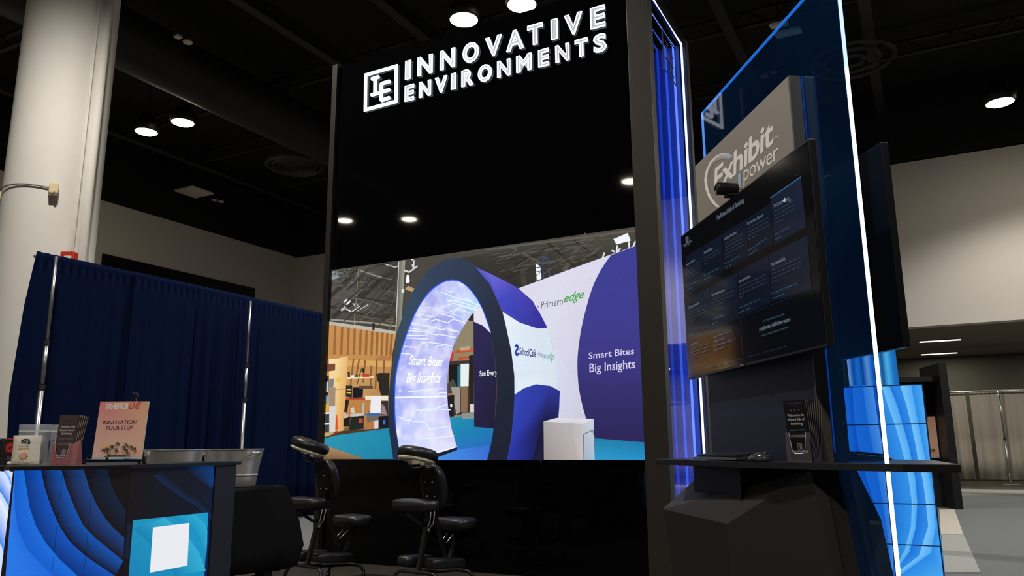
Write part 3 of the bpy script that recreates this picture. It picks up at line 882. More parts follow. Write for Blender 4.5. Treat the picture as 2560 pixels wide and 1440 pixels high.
# right-hand wall
P.poly([(0.575,2.744),(1.123,2.870),(1.819,3.026),(1.830,1.211),(1.348,1.253),(1.348,1.434),(0.987,1.442),(1.008,1.701),(0.937,2.158),(0.888,2.315),(0.732,2.598)], ['#dcdaea', '#dedcec', '#d6d4ea', '#c8c2d8', '#c8c2d8', '#cdc7dd', '#d3d0e4', '#d6d6ea', '#dcdcf0', '#dcdcee', '#dcdaec'])
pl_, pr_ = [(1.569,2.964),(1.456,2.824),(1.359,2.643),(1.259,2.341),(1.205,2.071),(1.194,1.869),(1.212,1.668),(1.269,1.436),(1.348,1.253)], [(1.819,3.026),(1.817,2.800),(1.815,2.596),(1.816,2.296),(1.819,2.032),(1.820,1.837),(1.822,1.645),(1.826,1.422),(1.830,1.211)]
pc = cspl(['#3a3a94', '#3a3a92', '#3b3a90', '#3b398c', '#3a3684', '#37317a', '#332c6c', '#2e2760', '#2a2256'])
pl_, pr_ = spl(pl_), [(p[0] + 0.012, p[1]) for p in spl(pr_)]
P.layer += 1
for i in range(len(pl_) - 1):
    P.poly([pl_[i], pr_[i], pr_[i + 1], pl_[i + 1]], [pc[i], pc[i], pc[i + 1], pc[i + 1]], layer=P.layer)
P.poly([(1.348,1.256),(1.830,1.214),(1.826,1.061),(1.342,1.061)], ['#1f7fa8', '#1a78a8', '#2290c8', '#2a98c8'])
# tunnel
P.poly([(0.043,2.567),(0.065,1.386),(-0.081,1.464),(-0.237,1.485),(-0.262,1.646),(-0.264,1.868),(-0.239,2.023),(-0.165,2.266),(-0.080,2.430)], '#8f8468')
for a, c in (([(-0.035,2.471),(0.054,2.549),(0.054,2.453)], '#2a251f'), ([(-0.164,2.165),(0.054,2.175),(0.055,2.140),(-0.164,2.133)], '#c8502a'), ([(-0.130,2.090),(0.032,2.097),(0.032,2.069),(-0.130,2.062)], '#c8502a'), ([(-0.105,2.195),(0.005,2.198),(0.006,2.159),(-0.105,2.159)], '#b8a488'),
             ([(-0.230,2.146),(-0.190,2.161),(-0.183,2.098),(-0.209,2.055),(-0.231,2.056)], '#c83a30'), ([(-0.242,2.057),(0.055,2.051),(0.058,1.528),(-0.237,1.492)], '#3a322c'), ([(-0.239,2.018),(-0.134,2.017),(-0.132,1.751),(-0.246,1.767)], '#161418'), ([(-0.139,2.001),(-0.100,1.999),(-0.101,1.761),(-0.137,1.752)], '#2a6a7a'),
             ([(-0.100,2.021),(-0.000,2.019),(-0.006,1.790),(-0.099,1.792)], '#e6f0f0'), ([(-0.001,2.099),(0.055,2.106),(0.058,1.614),(0.007,1.615)], '#221e1c'), ([(-0.260,1.823),(-0.188,1.875),(-0.102,1.717),(-0.107,1.521),(-0.250,1.525)], '#4a4644'), ([(-0.213,1.788),(-0.102,1.783),(-0.107,1.532),(-0.146,1.511)], '#a09a94'),
             ([(-0.096,1.788),(-0.016,1.785),(-0.018,1.530),(-0.094,1.532)], '#8a6a50'), ([(-0.258,1.701),(-0.173,1.709),(-0.178,1.490),(-0.237,1.492)], '#1c1a1c'), ([(-0.222,1.617),(-0.199,1.617),(-0.198,1.589),(-0.222,1.590)], '#e8f0f4'), ([(-0.252,1.723),(-0.128,1.729),(-0.128,1.713),(-0.252,1.710)], '#c88a60'), ([(0.014,1.610),(0.061,1.608),(0.061,1.527),(0.014,1.529)], '#d8d0c8')):
    P.poly(a, c)
P.poly([(-0.239,1.479),(-0.075,1.490),(0.065,1.463),(0.288,1.363),(0.269,1.206),(0.214,1.068),(-0.143,1.068),(-0.222,1.318)], ['#1f94b0', '#1c8cb0', '#1a80b0', '#1878b0', '#1e64b4', '#2a60c4', '#3068d0', '#1a86b4'])
P.poly([(-0.079,1.526),(0.061,1.527),(0.061,1.463),(-0.079,1.466)], '#8a9290')
P.poly([(0.054,2.566),(0.089,2.631),(0.140,2.626),(0.210,2.474),(0.263,2.306),(0.159,2.399),(0.056,2.447)], '#e4e0f0')
P.poly([(0.056,2.447),(0.159,2.399),(0.263,2.306),(0.321,1.841),(0.291,1.361),(0.061,1.384)], ['#2a2450', '#2a2450', '#282350', '#1f1b3c', '#1c1836', '#221c40'])
Lout = [(-0.919,1.060),(-0.989,1.414),(-0.997,1.658),(-0.981,1.942),(-0.935,2.228),(-0.839,2.590),(-0.727,2.814),(-0.545,3.021),(-0.342,3.129),(-0.163,3.143),(-0.010,3.093),(0.120,2.990),(0.246,2.811),(0.349,2.597),(0.430,2.372),(0.488,2.117),(0.520,1.869),(0.524,1.694),(0.506,1.488),(0.476,1.250),(0.430,1.060)]
Lin_ = [(-0.819,1.060),(-0.891,1.376),(-0.919,1.637),(-0.911,1.939),(-0.856,2.174),(-0.764,2.418),(-0.653,2.632),(-0.507,2.802),(-0.361,2.890),(-0.228,2.914),(-0.096,2.877),(0.035,2.762),(0.141,2.607),(0.204,2.463),(0.262,2.298),(0.296,2.094),(0.323,1.878),(0.324,1.667),(0.303,1.476),(0.262,1.235),(0.212,1.060)]
GL = [(-0.228,2.934),(-0.083,2.899),(0.056,2.767),(0.166,2.614),(0.099,2.583),(0.014,2.507),(-0.093,2.373),(-0.178,2.230),(-0.231,2.080),(-0.258,1.907),(-0.265,1.752),(-0.246,1.579),(-0.203,1.364),(-0.138,1.190),(-0.426,1.131),(-0.858,1.056),(-0.923,1.376),(-0.949,1.638),(-0.939,1.940),(-0.885,2.186),(-0.788,2.430),(-0.677,2.653),(-0.528,2.824),(-0.373,2.915)]
P.layer += 1
PG = Paint(P.place)
PG.layer = P.layer
PG.poly(GL, ['#b9b8f0', '#b4bcf8', '#b8d0fc', '#b8e0ff', '#b4dcff', '#b0c4fa', '#a8b0f4', '#a4a8f0', '#a8acf2', '#b0b0f4', '#b8b4f6', '#c0bcf8', '#c8c4fa', '#d8d4fc', '#e0e4ff', '#cfe0ff', '#b0c0ff', '#98a8fa', '#8c98f4', '#8e96f0', '#9aa0f2', '#a4a8f0', '#aeb0f0', '#b4b4ee'])
for a in ([(-0.679,2.659),(-0.613,2.637),(-0.539,2.658),(-0.392,2.613),(-0.131,2.525),(-0.061,2.504)], [(-0.640,2.592),(-0.427,2.535),(-0.373,2.577),(-0.193,2.515),(-0.184,2.491),(-0.052,2.450)], [(-0.738,2.553),(-0.706,2.578),(-0.612,2.566),(-0.583,2.517),(-0.500,2.518),(-0.428,2.574)], [(-0.756,2.500),(-0.480,2.438),(-0.335,2.396),(-0.130,2.358)], [(-0.779,2.478),(-0.750,2.444),(-0.516,2.395),(-0.461,2.360),(-0.379,2.338)],
          [(-0.806,2.425),(-0.516,2.379)], [(-0.814,2.370),(-0.534,2.346),(-0.507,2.371)], [(-0.804,2.342),(-0.589,2.315),(-0.497,2.309)], [(-0.607,2.285),(-0.478,2.269),(-0.315,2.239),(-0.199,2.212)], [(-0.841,2.294),(-0.802,2.248),(-0.633,2.225),(-0.579,2.268),(-0.532,2.261),(-0.514,2.229)], [(-0.866,2.178),(-0.715,2.161)], [(-0.349,2.800),(-0.177,2.721),(0.043,2.654)], [(-0.276,2.808),(-0.204,2.778)], [(-0.266,2.691),(-0.177,2.690),(0.104,2.588)],
          [(-0.337,2.628),(-0.194,2.661),(0.087,2.574)], [(-0.247,2.573),(-0.158,2.600),(0.018,2.543)], [(-0.211,2.555),(-0.079,2.620),(0.087,2.559)], [(-0.481,2.493),(-0.408,2.510),(-0.264,2.460),(-0.193,2.492)], [(-0.335,2.389),(-0.281,2.407),(-0.130,2.358)], [(-0.388,2.351),(-0.156,2.299)], [(-0.053,2.694),(-0.018,2.690),(0.043,2.654),(0.043,2.639),(0.130,2.608)], [(-0.422,2.212),(-0.369,2.231),(-0.315,2.223)],
          [(-0.914,1.708),(-0.260,1.697)], [(-0.742,1.428),(-0.698,1.501),(-0.655,1.573),(-0.498,1.559),(-0.259,1.616)], [(-0.609,1.517),(-0.543,1.579),(-0.215,1.560)], [(-0.788,1.466),(-0.518,1.442),(-0.473,1.368),(-0.257,1.391)], [(-0.582,1.279),(-0.428,1.278),(-0.171,1.301)], [(-0.749,1.762),(-0.304,1.781)], [(-0.877,1.795),(-0.831,1.793)], [(-0.876,1.767),(-0.830,1.765)], [(-0.881,1.505),(-0.697,1.464)], [(-0.390,1.711),(-0.347,1.737),(-0.260,1.734)]):
    P.line(a, 0.011, '#e6f6ff')
P.line([(-0.914,1.708),(-0.260,1.697)], 0.016, '#f4fbff')
P.poly([(-0.512,1.057),(-0.408,1.081),(-0.132,1.162),(0.242,1.201),(0.214,1.057)], ['#4a90e6', '#4a90e6', '#3f86dc', '#2f6cd0', '#3a70d8'])
P.text('See Every', [(0.126,1.885)][0], [(0.328,1.889)][0], [(0.126,1.939)][0], '#f4f4fb', 0.012)
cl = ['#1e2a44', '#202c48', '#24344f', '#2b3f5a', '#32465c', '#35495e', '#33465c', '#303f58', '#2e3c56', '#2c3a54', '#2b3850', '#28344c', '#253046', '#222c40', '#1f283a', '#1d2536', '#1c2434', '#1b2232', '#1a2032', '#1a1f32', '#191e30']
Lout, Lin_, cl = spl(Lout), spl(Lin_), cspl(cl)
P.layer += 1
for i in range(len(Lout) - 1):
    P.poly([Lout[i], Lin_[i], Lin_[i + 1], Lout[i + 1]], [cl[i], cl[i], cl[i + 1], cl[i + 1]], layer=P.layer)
P.line(Lin_[4:40], 0.014, '#2a5cf0')
P.line(Lin_[39:56], 0.009, '#2a5cf0')
P.poly([(-0.848,1.127),(-0.426,1.135),(-0.138,1.195),(-0.136,1.181),(-0.415,1.117),(-0.848,1.109)], '#eef4ff')
P.poly([(-0.425,1.108),(-0.136,1.186),(-0.132,1.158),(-0.408,1.074),(-0.512,1.060)], '#141a30')
P.text('Smart Bites', [(-0.751,2.052)][0], [(-0.328,2.010)][0], [(-0.731,2.150)][0], '#ffffff', 0.02, 0.12)
P.text('Big Insights', [(-0.775,1.860)][0], [(-0.348,1.845)][0], [(-0.759,1.965)][0], '#ffffff', 0.02, 0.12)
# outer skin of the tunnel
P.poly([(0.077,3.018),(0.247,2.933),(0.433,2.829),(0.575,2.744),(0.713,2.618),(0.808,2.475),(0.890,2.318),(0.786,2.319),(0.591,2.392),(0.394,2.520),(0.339,2.635),(0.247,2.820)], ['#5a55c8', '#6a66d4', '#5c58c8', '#4844b8', '#3a37a4', '#302e98', '#2e2c94', '#2f2e98', '#3838ac', '#4048c0', '#4048c0', '#4c4cc4'])
P.poly([(0.394,2.520),(0.591,2.392),(0.786,2.319),(0.889,2.318),(0.937,2.158),(0.979,1.914),(1.008,1.701),(0.910,1.753),(0.758,1.776),(0.622,1.742),(0.522,1.684),(0.522,1.869),(0.490,2.117),(0.432,2.368)], ['#e8f0fa', '#e4eef8', '#d6e4f0', '#d4e2ec', '#d8e6ee', '#d6e2ec', '#d2dcea', '#d8e4ee', '#dce8f0', '#e4eef6', '#dce8f8', '#dce8f8', '#e0ecfa', '#e4eefa'])
P.poly([(0.522,1.684),(0.622,1.742),(0.758,1.776),(0.910,1.753),(1.008,1.701),(0.999,1.542),(0.987,1.442),(0.832,1.409),(0.825,1.060),(0.434,1.060),(0.480,1.250),(0.508,1.488)], ['#2f44b8', '#3040ac', '#2e3aa4', '#2a3496', '#262c88', '#1f2470', '#1a1c58', '#141438', '#0e0e28', '#2a34a8', '#2c3cb0', '#2e42b8'])
P.poly([(0.987,1.446),(0.832,1.417),(0.789,1.313),(0.825,1.060),(0.709,1.060),(0.779,1.296)], '#181838')
P.text('SchoolCafé', [(0.581,2.076)][0], [(0.760,2.039)][0], [(0.582,2.149)][0], '#1e2c78', 0.02)
P.text('Primero', [(0.790,2.040)][0], [(0.888,2.015)][0], [(0.791,2.095)][0], '#4a5a9a', -0.005)
P.text('edge', [(0.891,2.015)][0], [(0.956,2.002)][0], [(0.900,2.086)][0], '#2c9a48', 0.0, 0.25)
P.line([(0.775,2.070),(0.782,2.069)], 0.012, '#6a78a8')
for a in ([(0.538,2.152),(0.541,2.171),(0.560,2.172),(0.560,2.124)], [(0.538,2.120),(0.540,2.078),(0.567,2.070),(0.569,2.096)], [(0.541,2.126),(0.565,2.122)]):
    P.line(a, 0.022, '#24409c')
P.text('Primero', [(0.828,2.514)][0], [(1.060,2.536)][0], [(0.829,2.582)][0], '#4a4858', -0.004)
P.text('edge', [(1.067,2.549)][0], [(1.281,2.578)][0], [(1.080,2.634)][0], '#48a44c', 0.012, 0.3)
P.line([(0.787,2.533),(0.801,2.535)], 0.008, '#5a5868')
P.text('Smart Bites', [(1.314,1.988)][0], [(1.760,2.008)][0], [(1.316,2.047)][0], '#d8d2f2', 0.006)
P.text('Big Insights', [(1.317,1.863)][0], [(1.765,1.879)][0], [(1.320,1.943)][0], '#d8d2f2', 0.006)
# pedestal
P.poly([(0.832,1.419),(0.969,1.449),(1.345,1.431),(1.242,1.387)], ['#d8d6da', '#e2e0e8', '#dcdae4', '#d4d2d8'])
P.poly([(0.832,1.419),(1.242,1.387),(1.236,1.061),(0.831,1.060)], ['#a8a4a4', '#c0bcbc', '#b8b0ac', '#98908e'])
P.poly([(1.087,1.397),(1.242,1.387),(1.236,1.061),(1.151,1.061)], ['#b0acae', '#c4c0c2', '#c8c0be', '#b0a8a6'])
P.poly([(1.242,1.387),(1.345,1.431),(1.345,1.061),(1.236,1.061)], ['#c0c6d2', '#ccd0de', '#a8bccc', '#a0b4c4'])
P.line([(1.238,1.061),(1.241,1.293),(1.336,1.329),(1.348,1.259)], 0.008, '#6a727e')
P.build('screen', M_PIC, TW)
nt = M_PIC.node_tree          # fine grain of the lit pixels
at = next(n for n in nt.nodes if n.type == 'ATTRIBUTE')
b = next(n for n in nt.nodes if n.type == 'BSDF_PRINCIPLED')
tc = nt.nodes.new('ShaderNodeTexCoord')
nz = nt.nodes.new('ShaderNodeTexNoise')
nz.inputs['Scale'].default_value = 60
nz.inputs['Detail'].default_value = 4
nt.links.new(tc.outputs['Object'], nz.inputs['Vector'])
rm = nt.nodes.new('ShaderNodeMapRange')
rm.inputs[1].default_value = 0.3
rm.inputs[2].default_value = 0.7
rm.inputs[3].default_value = 0.96
rm.inputs[4].default_value = 1.04
nt.links.new(nz.outputs['Fac'], rm.inputs[0])
nt.links.new(rm.outputs[0], b.inputs['Emission Strength'])
M_GLOW = picture('glowing_lining', 1.0).copy()
M_GLOW.name = 'glowing_lining_clouds'
nt = M_GLOW.node_tree
at = next(n for n in nt.nodes if n.type == 'ATTRIBUTE')
b = next(n for n in nt.nodes if n.type == 'BSDF_PRINCIPLED')
tc = nt.nodes.new('ShaderNodeTexCoord')
nz = nt.nodes.new('ShaderNodeTexNoise')
nz.inputs['Scale'].default_value = 5.5
nz.inputs['Detail'].default_value = 2.5
nt.links.new(tc.outputs['Object'], nz.inputs['Vector'])
rm = nt.nodes.new('ShaderNodeMapRange')
rm.inputs[1].default_value = 0.44
rm.inputs[2].default_value = 0.72
rm.inputs[4].default_value = 0.9
nt.links.new(nz.outputs['Fac'], rm.inputs[0])
mx = nt.nodes.new('ShaderNodeMix')
mx.data_type = 'RGBA'
mx.inputs[7].default_value = (0.86, 0.84, 1.0, 1)
nt.links.new(rm.outputs[0], mx.inputs[0])
nt.links.new(at.outputs['Color'], mx.inputs[6])
nt.links.new(mx.outputs[2], b.inputs['Emission Color'])
PG.build('screen_glow_area', M_GLOW, TW)
MB().box(((SX0 + SX1) / 2, 0.06, (SZ0 + SZ1) / 2), (SX1 - SX0, 0.1, SZ1 - SZ0)).build('screen_cabinet', BLACK, TW)
MB().box(((SX0 + SX1) / 2, 0.005, SZ0 - 0.004), (SX1 - SX0, 0.02, 0.008)).build('screen_trim', mat('trim_grey', '#8a8680', 0.5), TW)

# ------------------------------------------------------------------ kiosk with the wall monitors
KR = R(7.8)
KO = Vector((1.205, 3.135, 0))
KX = Vector((math.cos(KR), math.sin(KR), 0))
KY = Vector((-math.sin(KR), math.cos(KR), 0))
def kio(x, y, z=0.0):
    return KO + KX * x + KY * y + Vector((0, 0, z))
KT = thing('display_kiosk', 'black demo kiosk on a faceted foot, with counter, tall sign panel and glowing blue pane', 'kiosk', KO, KR)
M_SIGN = mat('taupe_sign_panel', '#8d867c', 0.55, noise=0.03, scale=200)
M_TAUPE = mat('dark_taupe_edge', '#4a443d', 0.5, noise=0.08)
M_NAVY = mat('navy_laminate', '#191b2c', 0.5, spec=0.3)
CT = 1.113
# sign panel above, laminate below
MB().box((0.026, 0.545, (2.2 + 2.754) / 2), (0.048, 1.12, 0.554)).build('sign_panel', [M_SIGN], KT, bevel=0.003)
MB().box((0.027, 0.545, (CT + 2.2) / 2), (0.046, 1.12, 2.2 - CT)).build('back_panel', M_NAVY, KT)
MB().box((0.025, -0.018, 1.93), (0.05, 0.012, 1.64)).build('edge_panel', M_TAUPE, KT)
MB().box((0.097, 0.545, (CT + 2.752) / 2), (0.05, 1.13, 2.752 - CT)).build('rear_panel', mat('charcoal_laminate', '#2c2c33', 0.5), KT, bevel=0.003)
# clear pane lit from its edges
PZ = 3.075
M_PANE = clear('blue_lit_acrylic', (0.42, 0.62, 0.86), gloss=0.04, glow=(0.001, 0.006, 0.016))
pane = MB().box((0.061, 0.375, PZ / 2), (0.014, 1.44, PZ)).build('acrylic_pane', M_PANE, KT)
def edge_strip(z0, z1, m):
    s = MB()
    s.prism([(0.0555, -0.3455), (0.0565, -0.350), (0.0650, -0.3535), (0.0675, -0.3525), (0.0675, -0.3455)], z0, z1)
    o = s.build('edge_light', [m, SATIN], pane)
    for p in o.data.polygons:        # light comes out of the two front faces only, the channel is black
        n = p.normal
        p.material_index = 0 if (n.y < -0.3 or n.x < -0.9) and abs(n.z) < 0.5 else 1
edge_strip(0.02, 2.62, emitter('edge_white', '#d6e2ff', 5.0))
edge_strip(2.62, PZ, emitter('edge_soft', '#b4ccff', 1.6))
MB().box((0.061, -0.3435, PZ / 2), (0.014, 0.003, PZ)).build('edge_channel', SATIN, pane)
MB().box((0.061, 0.375, PZ + 0.002), (0.012, 1.44, 0.006)).build('top_edge_light', emitter('edge_blue', '#2f86e8', 1.0), pane)
MB().box((0.061, 1.096, PZ - 0.45), (0.012, 0.006, 0.9)).build('far_edge_light', emitter('edge_pale', '#7fb4ff', 1.1), pane)
MB().box((0.0565, -0.024, 1.95), (0.004, 0.004, 1.6)).build('inner_glow_line', emitter('edge_deep', '#0f4fae', 0.7), pane)
bo = [(-0.101,1.256)][0]
MB().tube([(0.052, *bo), (0.070, *bo)], 0.0045, 10).build('standoff_bolt', mat('blue_bolt', '#2a5a9a', 0.3, metal=0.6), pane)
# counter top
ctop = [(-0.318, 1.086), (-0.205, 0.245), (0.068, -0.425), (0.195, -0.545), (0.585, 0.134), (0.50, 1.05), (0.32, 1.24), (-0.18, 1.24)]
MB().prism(ctop, CT - 0.026, CT).build('counter_top', mat('counter_black', '#1b1a1c', 0.35, spec=0.35), KT, bevel=0.0015)
# faceted foot: two mirrored rocks and a slanted toe between them
M_FACET = mat('brown_black_facet', '#251e1f', 0.55, spec=0.35, noise=0.04)
V1, V2, V3, V5 = (-0.25, 1.198, 0.851), (-0.2, 0.47, 0.84), (-0.05, -0.02, 1.082), (0.0, 1.12, 1.082)
B1, B1i, B2, B3, B4 = (-0.127, 1.25, 0.0), (-0.12, 0.60, 0.0), (-0.19, 0.34, 0.0), (0.0, -0.26, 0.0), (0.0, 1.25, 0.0)
def rock(f, name):
    m = MB()
    swap = {V1: (0.36, 1.15, 0.86), V2: (0.305, 0.107, 0.882), V3: (0.19, 0.06, 1.082), V5: (0.10, 1.12, 1.082), B1: (0.23, 1.25, 0.0), B1i: (0.26, 0.6, 0.0), B2: (0.31, -0.08, 0.0), B3: (0.10, -0.24, 0.0), B4: (0.10, 1.25, 0.0)}
    q = lambda p: p if not f else swap.get(p, (0.10, p[1], p[2]))
    top3 = (0.0, -0.03, 1.082)
    for t in ((V1, V2, V3), (V1, V3, V5), (V1, B1i, V2), (V2, B1i, B2), (V1, B1, B1i), (V2, B2, B3), (V2, B3, V3), (V3, B3, top3), (V1, V5, B1), (V5, B4, B1), (B1, B4, B3), (B1, B3, B2), (B1, B2, B1i), (V5, V3, top3)):
        m.poly([q(p) for p in t])
    bmesh.ops.remove_doubles(m.bm, verts=m.bm.verts[:], dist=1e-4)
    m.build(name, M_FACET, KT)
rock(False, 'faceted_foot')
rock(True, 'faceted_foot')
tp = MB()
tp.hull([(0.0, -0.035, 1.084), (0.1, -0.035, 1.084), (0.0, -0.29, 0.0), (0.1, -0.29, 0.0), (0.0, 0.3, 1.084), (0.1, 0.3, 1.084), (0.0, 0.3, 0), (0.1, 0.3, 0)])
tp.build('slanted_toe', mat('toe_black', '#221f1e', 0.5), KT)
MB().box((-0.075, 0.70, 0.965), (0.15, 0.57, 0.24)).build('support_box', mat('box_black', '#121215', 0.5), KT)

# sign lettering, flat on the sign panel
PS = Paint(lambda u, v, l: (0.0015 - l * 0.0002, u, v))
WHT = '#f2eee6'
PS.poly([(0.595,2.620),(0.655,2.659),(0.723,2.686),(0.805,2.701),(0.883,2.699),(0.948,2.672),(0.981,2.627),(0.973,2.575),(0.941,2.517),(0.890,2.464),(0.829,2.421),(0.789,2.409),(0.835,2.443),(0.882,2.485),(0.923,2.538),(0.941,2.584),(0.939,2.628),(0.917,2.664),(0.864,2.684),(0.788,2.685),(0.720,2.673),(0.665,2.649),(0.621,2.621)], ['#a8c4dc', '#c8d4dc', '#dcdcd8', '#e8e4dc', '#f0ece4', '#f2eee6', '#f2eee6', '#f2eee6', '#f2eee6', '#f2eee6', '#f2eee6', '#f2eee6', '#f2eee6', '#f2eee6', '#f2eee6', '#f2eee6', '#f2eee6', '#f0ece4', '#e8e4dc', '#dcd8d0', '#c8ccd0', '#b8c8d4', '#a8c4dc'])
PS.poly([(0.788,2.685),(0.864,2.684),(0.917,2.664),(0.939,2.628),(0.941,2.584),(0.923,2.538),(0.898,2.505),(0.915,2.556),(0.918,2.604),(0.891,2.647),(0.829,2.668),(0.745,2.659),(0.676,2.636),(0.644,2.617),(0.617,2.618),(0.665,2.649),(0.720,2.673)], ['#a8a49c', '#9c978e', '#989288', '#938c82', '#938c82', '#938c82', '#8d867c', '#8d867c', '#8d867c', '#8d867c', '#938c82', '#9c978e', '#a0a09c', '#a0a4a8', '#b0b8c0', '#c0c4c8', '#b8b4ac'])
PS.text('Exhibit', [(0.853,2.516)][0], [(0.163,2.517)][0], [(0.832,2.634)][0], WHT, 0.022, 0.03, 0.95)
PS.text('power', [(0.491,2.447)][0], [(0.130,2.427)][0], [(0.478,2.524)][0], WHT, 0.0, 0.0, 0.92)
PS.text('TM', [(0.157,2.523)][0], [(0.119,2.521)][0], [(0.154,2.536)][0], WHT)
PS.poly([(0.544,2.503),(0.511,2.499),(0.516,2.463),(0.529,2.431),(0.554,2.438)], '#9cc4e6')
PS.build('sign_lettering', picture('sign_print', emissive=False), KT)

# ------------------------------------------------------------------ monitors
def monitor_body(t, sgn, x0):
    """screen side at x = x0, body grows to +x (sgn 1) or -x (sgn -1)"""
    b = MB()
    b.box((x0 + sgn * 0.016, 0.43, 1.94), (0.03, 1.44, 0.812), bev=0.004)
    b.build('bezel_case', SATIN, t)
    MB().box((x0 + sgn * 0.04, 0.43, 1.9), (0.03, 1.1, 0.55), bev=0.01).build('rear_housing', SATIN, t)
    MB().box((x0 + sgn * 0.066, 0.43, 1.95), (0.03, 0.5, 0.4)).build('wall_mount', BLACK, t)
M1 = thing('wall_monitor', 'large black monitor facing left on the kiosk, showing a dark menu of cards', 'monitor', KO, KR)
monitor_body(M1, 1, -0.09)
PM = Paint(lambda u, v, l: (-0.0905 - l * 0.00012, u, v))
PM.poly([(-0.282, 1.546), (1.142, 1.546), (1.142, 2.338), (-0.282, 2.338)], '#07080b')
def card(q, c):
    PM.poly(q, c)
CD = ['#10182a', '#131c30', '#0f1726', '#0e1522']
for q, c in (([(1.086,2.211),(0.834,2.204),(0.845,2.006),(1.080,1.995)], CD), ([(0.826,2.205),(0.581,2.200),(0.580,2.014),(0.837,2.006)], CD), ([(0.571,2.201),(0.300,2.194),(0.306,2.019),(0.573,2.014)], CD), ([(0.294,2.194),(0.057,2.193),(0.057,2.014),(0.300,2.019)], CD),
             ([(0.051,2.215),(-0.211,2.216),(-0.217,2.011),(0.046,2.007)], ['#1a2438', '#202c42', '#1a2438', '#141c2e']),
             ([(1.082,1.963),(0.770,1.975),(0.776,1.777),(1.075,1.762)], CD), ([(0.763,1.975),(0.433,1.975),(0.438,1.765),(0.769,1.761)], CD), ([(0.427,1.975),(0.111,1.978),(0.115,1.773),(0.431,1.766)], CD), ([(0.106,1.979),(-0.222,1.974),(-0.220,1.764),(0.108,1.774)], ['#121a2c', '#182236', '#131b2c', '#0f1626']),
             ([(0.741,1.727),(0.517,1.726),(0.479,1.659),(0.738,1.662)], '#0c1420')):
    card(q, c)
PM.line([(0.051,2.215),(-0.211,2.216)], 0.004, '#4a86b8')
PM.line([(0.429,1.760),(0.435,1.586)], 0.003, '#243a58')
PM.line([(1.097,1.760),(-0.220,1.762)], 0.002, '#1c2c44')
T1, T2, T3 = '#8d99b0', '#3c4658', '#4a7890'
def mt(s, a, b, c, col=T1, shear=0.2):
    PM.text(s, a[0], b[0], c[0], col, 0.0, shear)
mt('The Relaxed Side of Exhibiting', [(0.627,2.286)], [(0.305,2.277)], [(0.624,2.309)], '#8a93a8')
mt('INNOVATIVE', [(1.106,2.274)], [(0.981,2.269)], [(1.105,2.284)], '#8a93a8', 0)
mt('ENVIRONMENTS', [(1.085,2.263)], [(1.000,2.260)], [(1.084,2.268)], '#5a6376', 0)
PM.line([(1.063,2.286),(1.064,2.313),(1.028,2.311),(1.027,2.285),(1.063,2.286)], 0.004, '#8a93a8')
mt('E', [(1.053,2.289)], [(1.035,2.289)], [(1.051,2.305)], '#8a93a8', 0)
for s, a, b, c in (('The Couples Package', [(0.027,2.164)], [(-0.108,2.158)], [(0.025,2.177)]), ('The Hot Stone Signature', [(0.292,2.163)], [(0.126,2.157)], [(0.290,2.176)]), ('The Deep Tissue Reset', [(0.553,2.161)], [(0.407,2.157)], [(0.551,2.174)]),
                   ('The Island Escape', [(0.817,2.157)], [(0.698,2.156)], [(0.815,2.171)]), ('The Express Refresh', [(1.083,2.156)], [(0.950,2.155)], [(1.081,2.168)]), ('The Extended Stay', [(0.088,1.922)], [(-0.038,1.921)], [(0.086,1.937)]),
                   ('Courtesy Included', [(0.419,1.921)], [(0.295,1.921)], [(0.417,1.934)]), ('The Aromatherapy Layer', [(0.748,1.921)], [(0.581,1.916)], [(0.746,1.934)]), ('The Detox Foundation', [(1.074,1.913)], [(0.920,1.914)], [(1.072,1.926)]),
                   ('complimentary ExhibitPower access', [(0.242,1.669)], [(-0.035,1.669)], [(0.239,1.686)])):
    mt(s, a, b, c)
mt('ALL TREATMENTS INCLUDE', [(0.203,1.702)], [(0.008,1.701)], [(0.202,1.709)], '#3e6a80', 0)
mt('CLICK TO EXPLORE THE PLATFORM', [(0.224,1.642)], [(0.002,1.644)], [(0.223,1.648)], T3, 0)
PM.line([(-0.003,1.645),(-0.014,1.645)], 0.003, T3)
mt('ExhibitPower', [(1.070,1.709)], [(0.955,1.713)], [(1.068,1.720)], '#6a7488')
rd = random.Random(9)
def lines(a, b, n, dv, frac, col, w=0.0035):
    for k in range(n):
        f = 1.0 if k < n - 1 else frac
        PM.layer += 1
        x = 0.0
        while x < f:           # words of an unreadable small paragraph
            l = rd.uniform(0.05, 0.16)
            e = min(f, x + l)
            p = (a[0] + (b[0] - a[0]) * x, a[1] + (b[1] - a[1]) * x - dv * k)
            q = (a[0] + (b[0] - a[0]) * e, a[1] + (b[1] - a[1]) * e - dv * k)
            PM.line([p, q], w, col, new=False)
            x = e + 0.03
for a, b, n, fr in (([(0.021,2.144)][0], [(-0.158,2.139)][0], 4, 0.4), ([(0.289,2.145)][0], [(0.069,2.135)][0], 4, 0.5), ([(0.549,2.140)][0], [(0.331,2.134)][0], 5, 0.4), ([(0.816,2.137)][0], [(0.609,2.134)][0], 3, 0.2), ([(1.081,2.136)][0], [(0.870,2.133)][0], 4, 0.8),
                    ([(0.085,1.905)][0], [(-0.171,1.900)][0], 4, 0.2), ([(0.416,1.901)][0], [(0.135,1.899)][0], 4, 0.2), ([(0.744,1.900)][0], [(0.466,1.894)][0], 3, 0.6), ([(1.068,1.894)][0], [(0.797,1.890)][0], 4, 0.3), ([(1.064,1.691)][0], [(0.803,1.688)][0], 4, 0.2)):
    lines(a, b, n, 0.017, fr, T2)
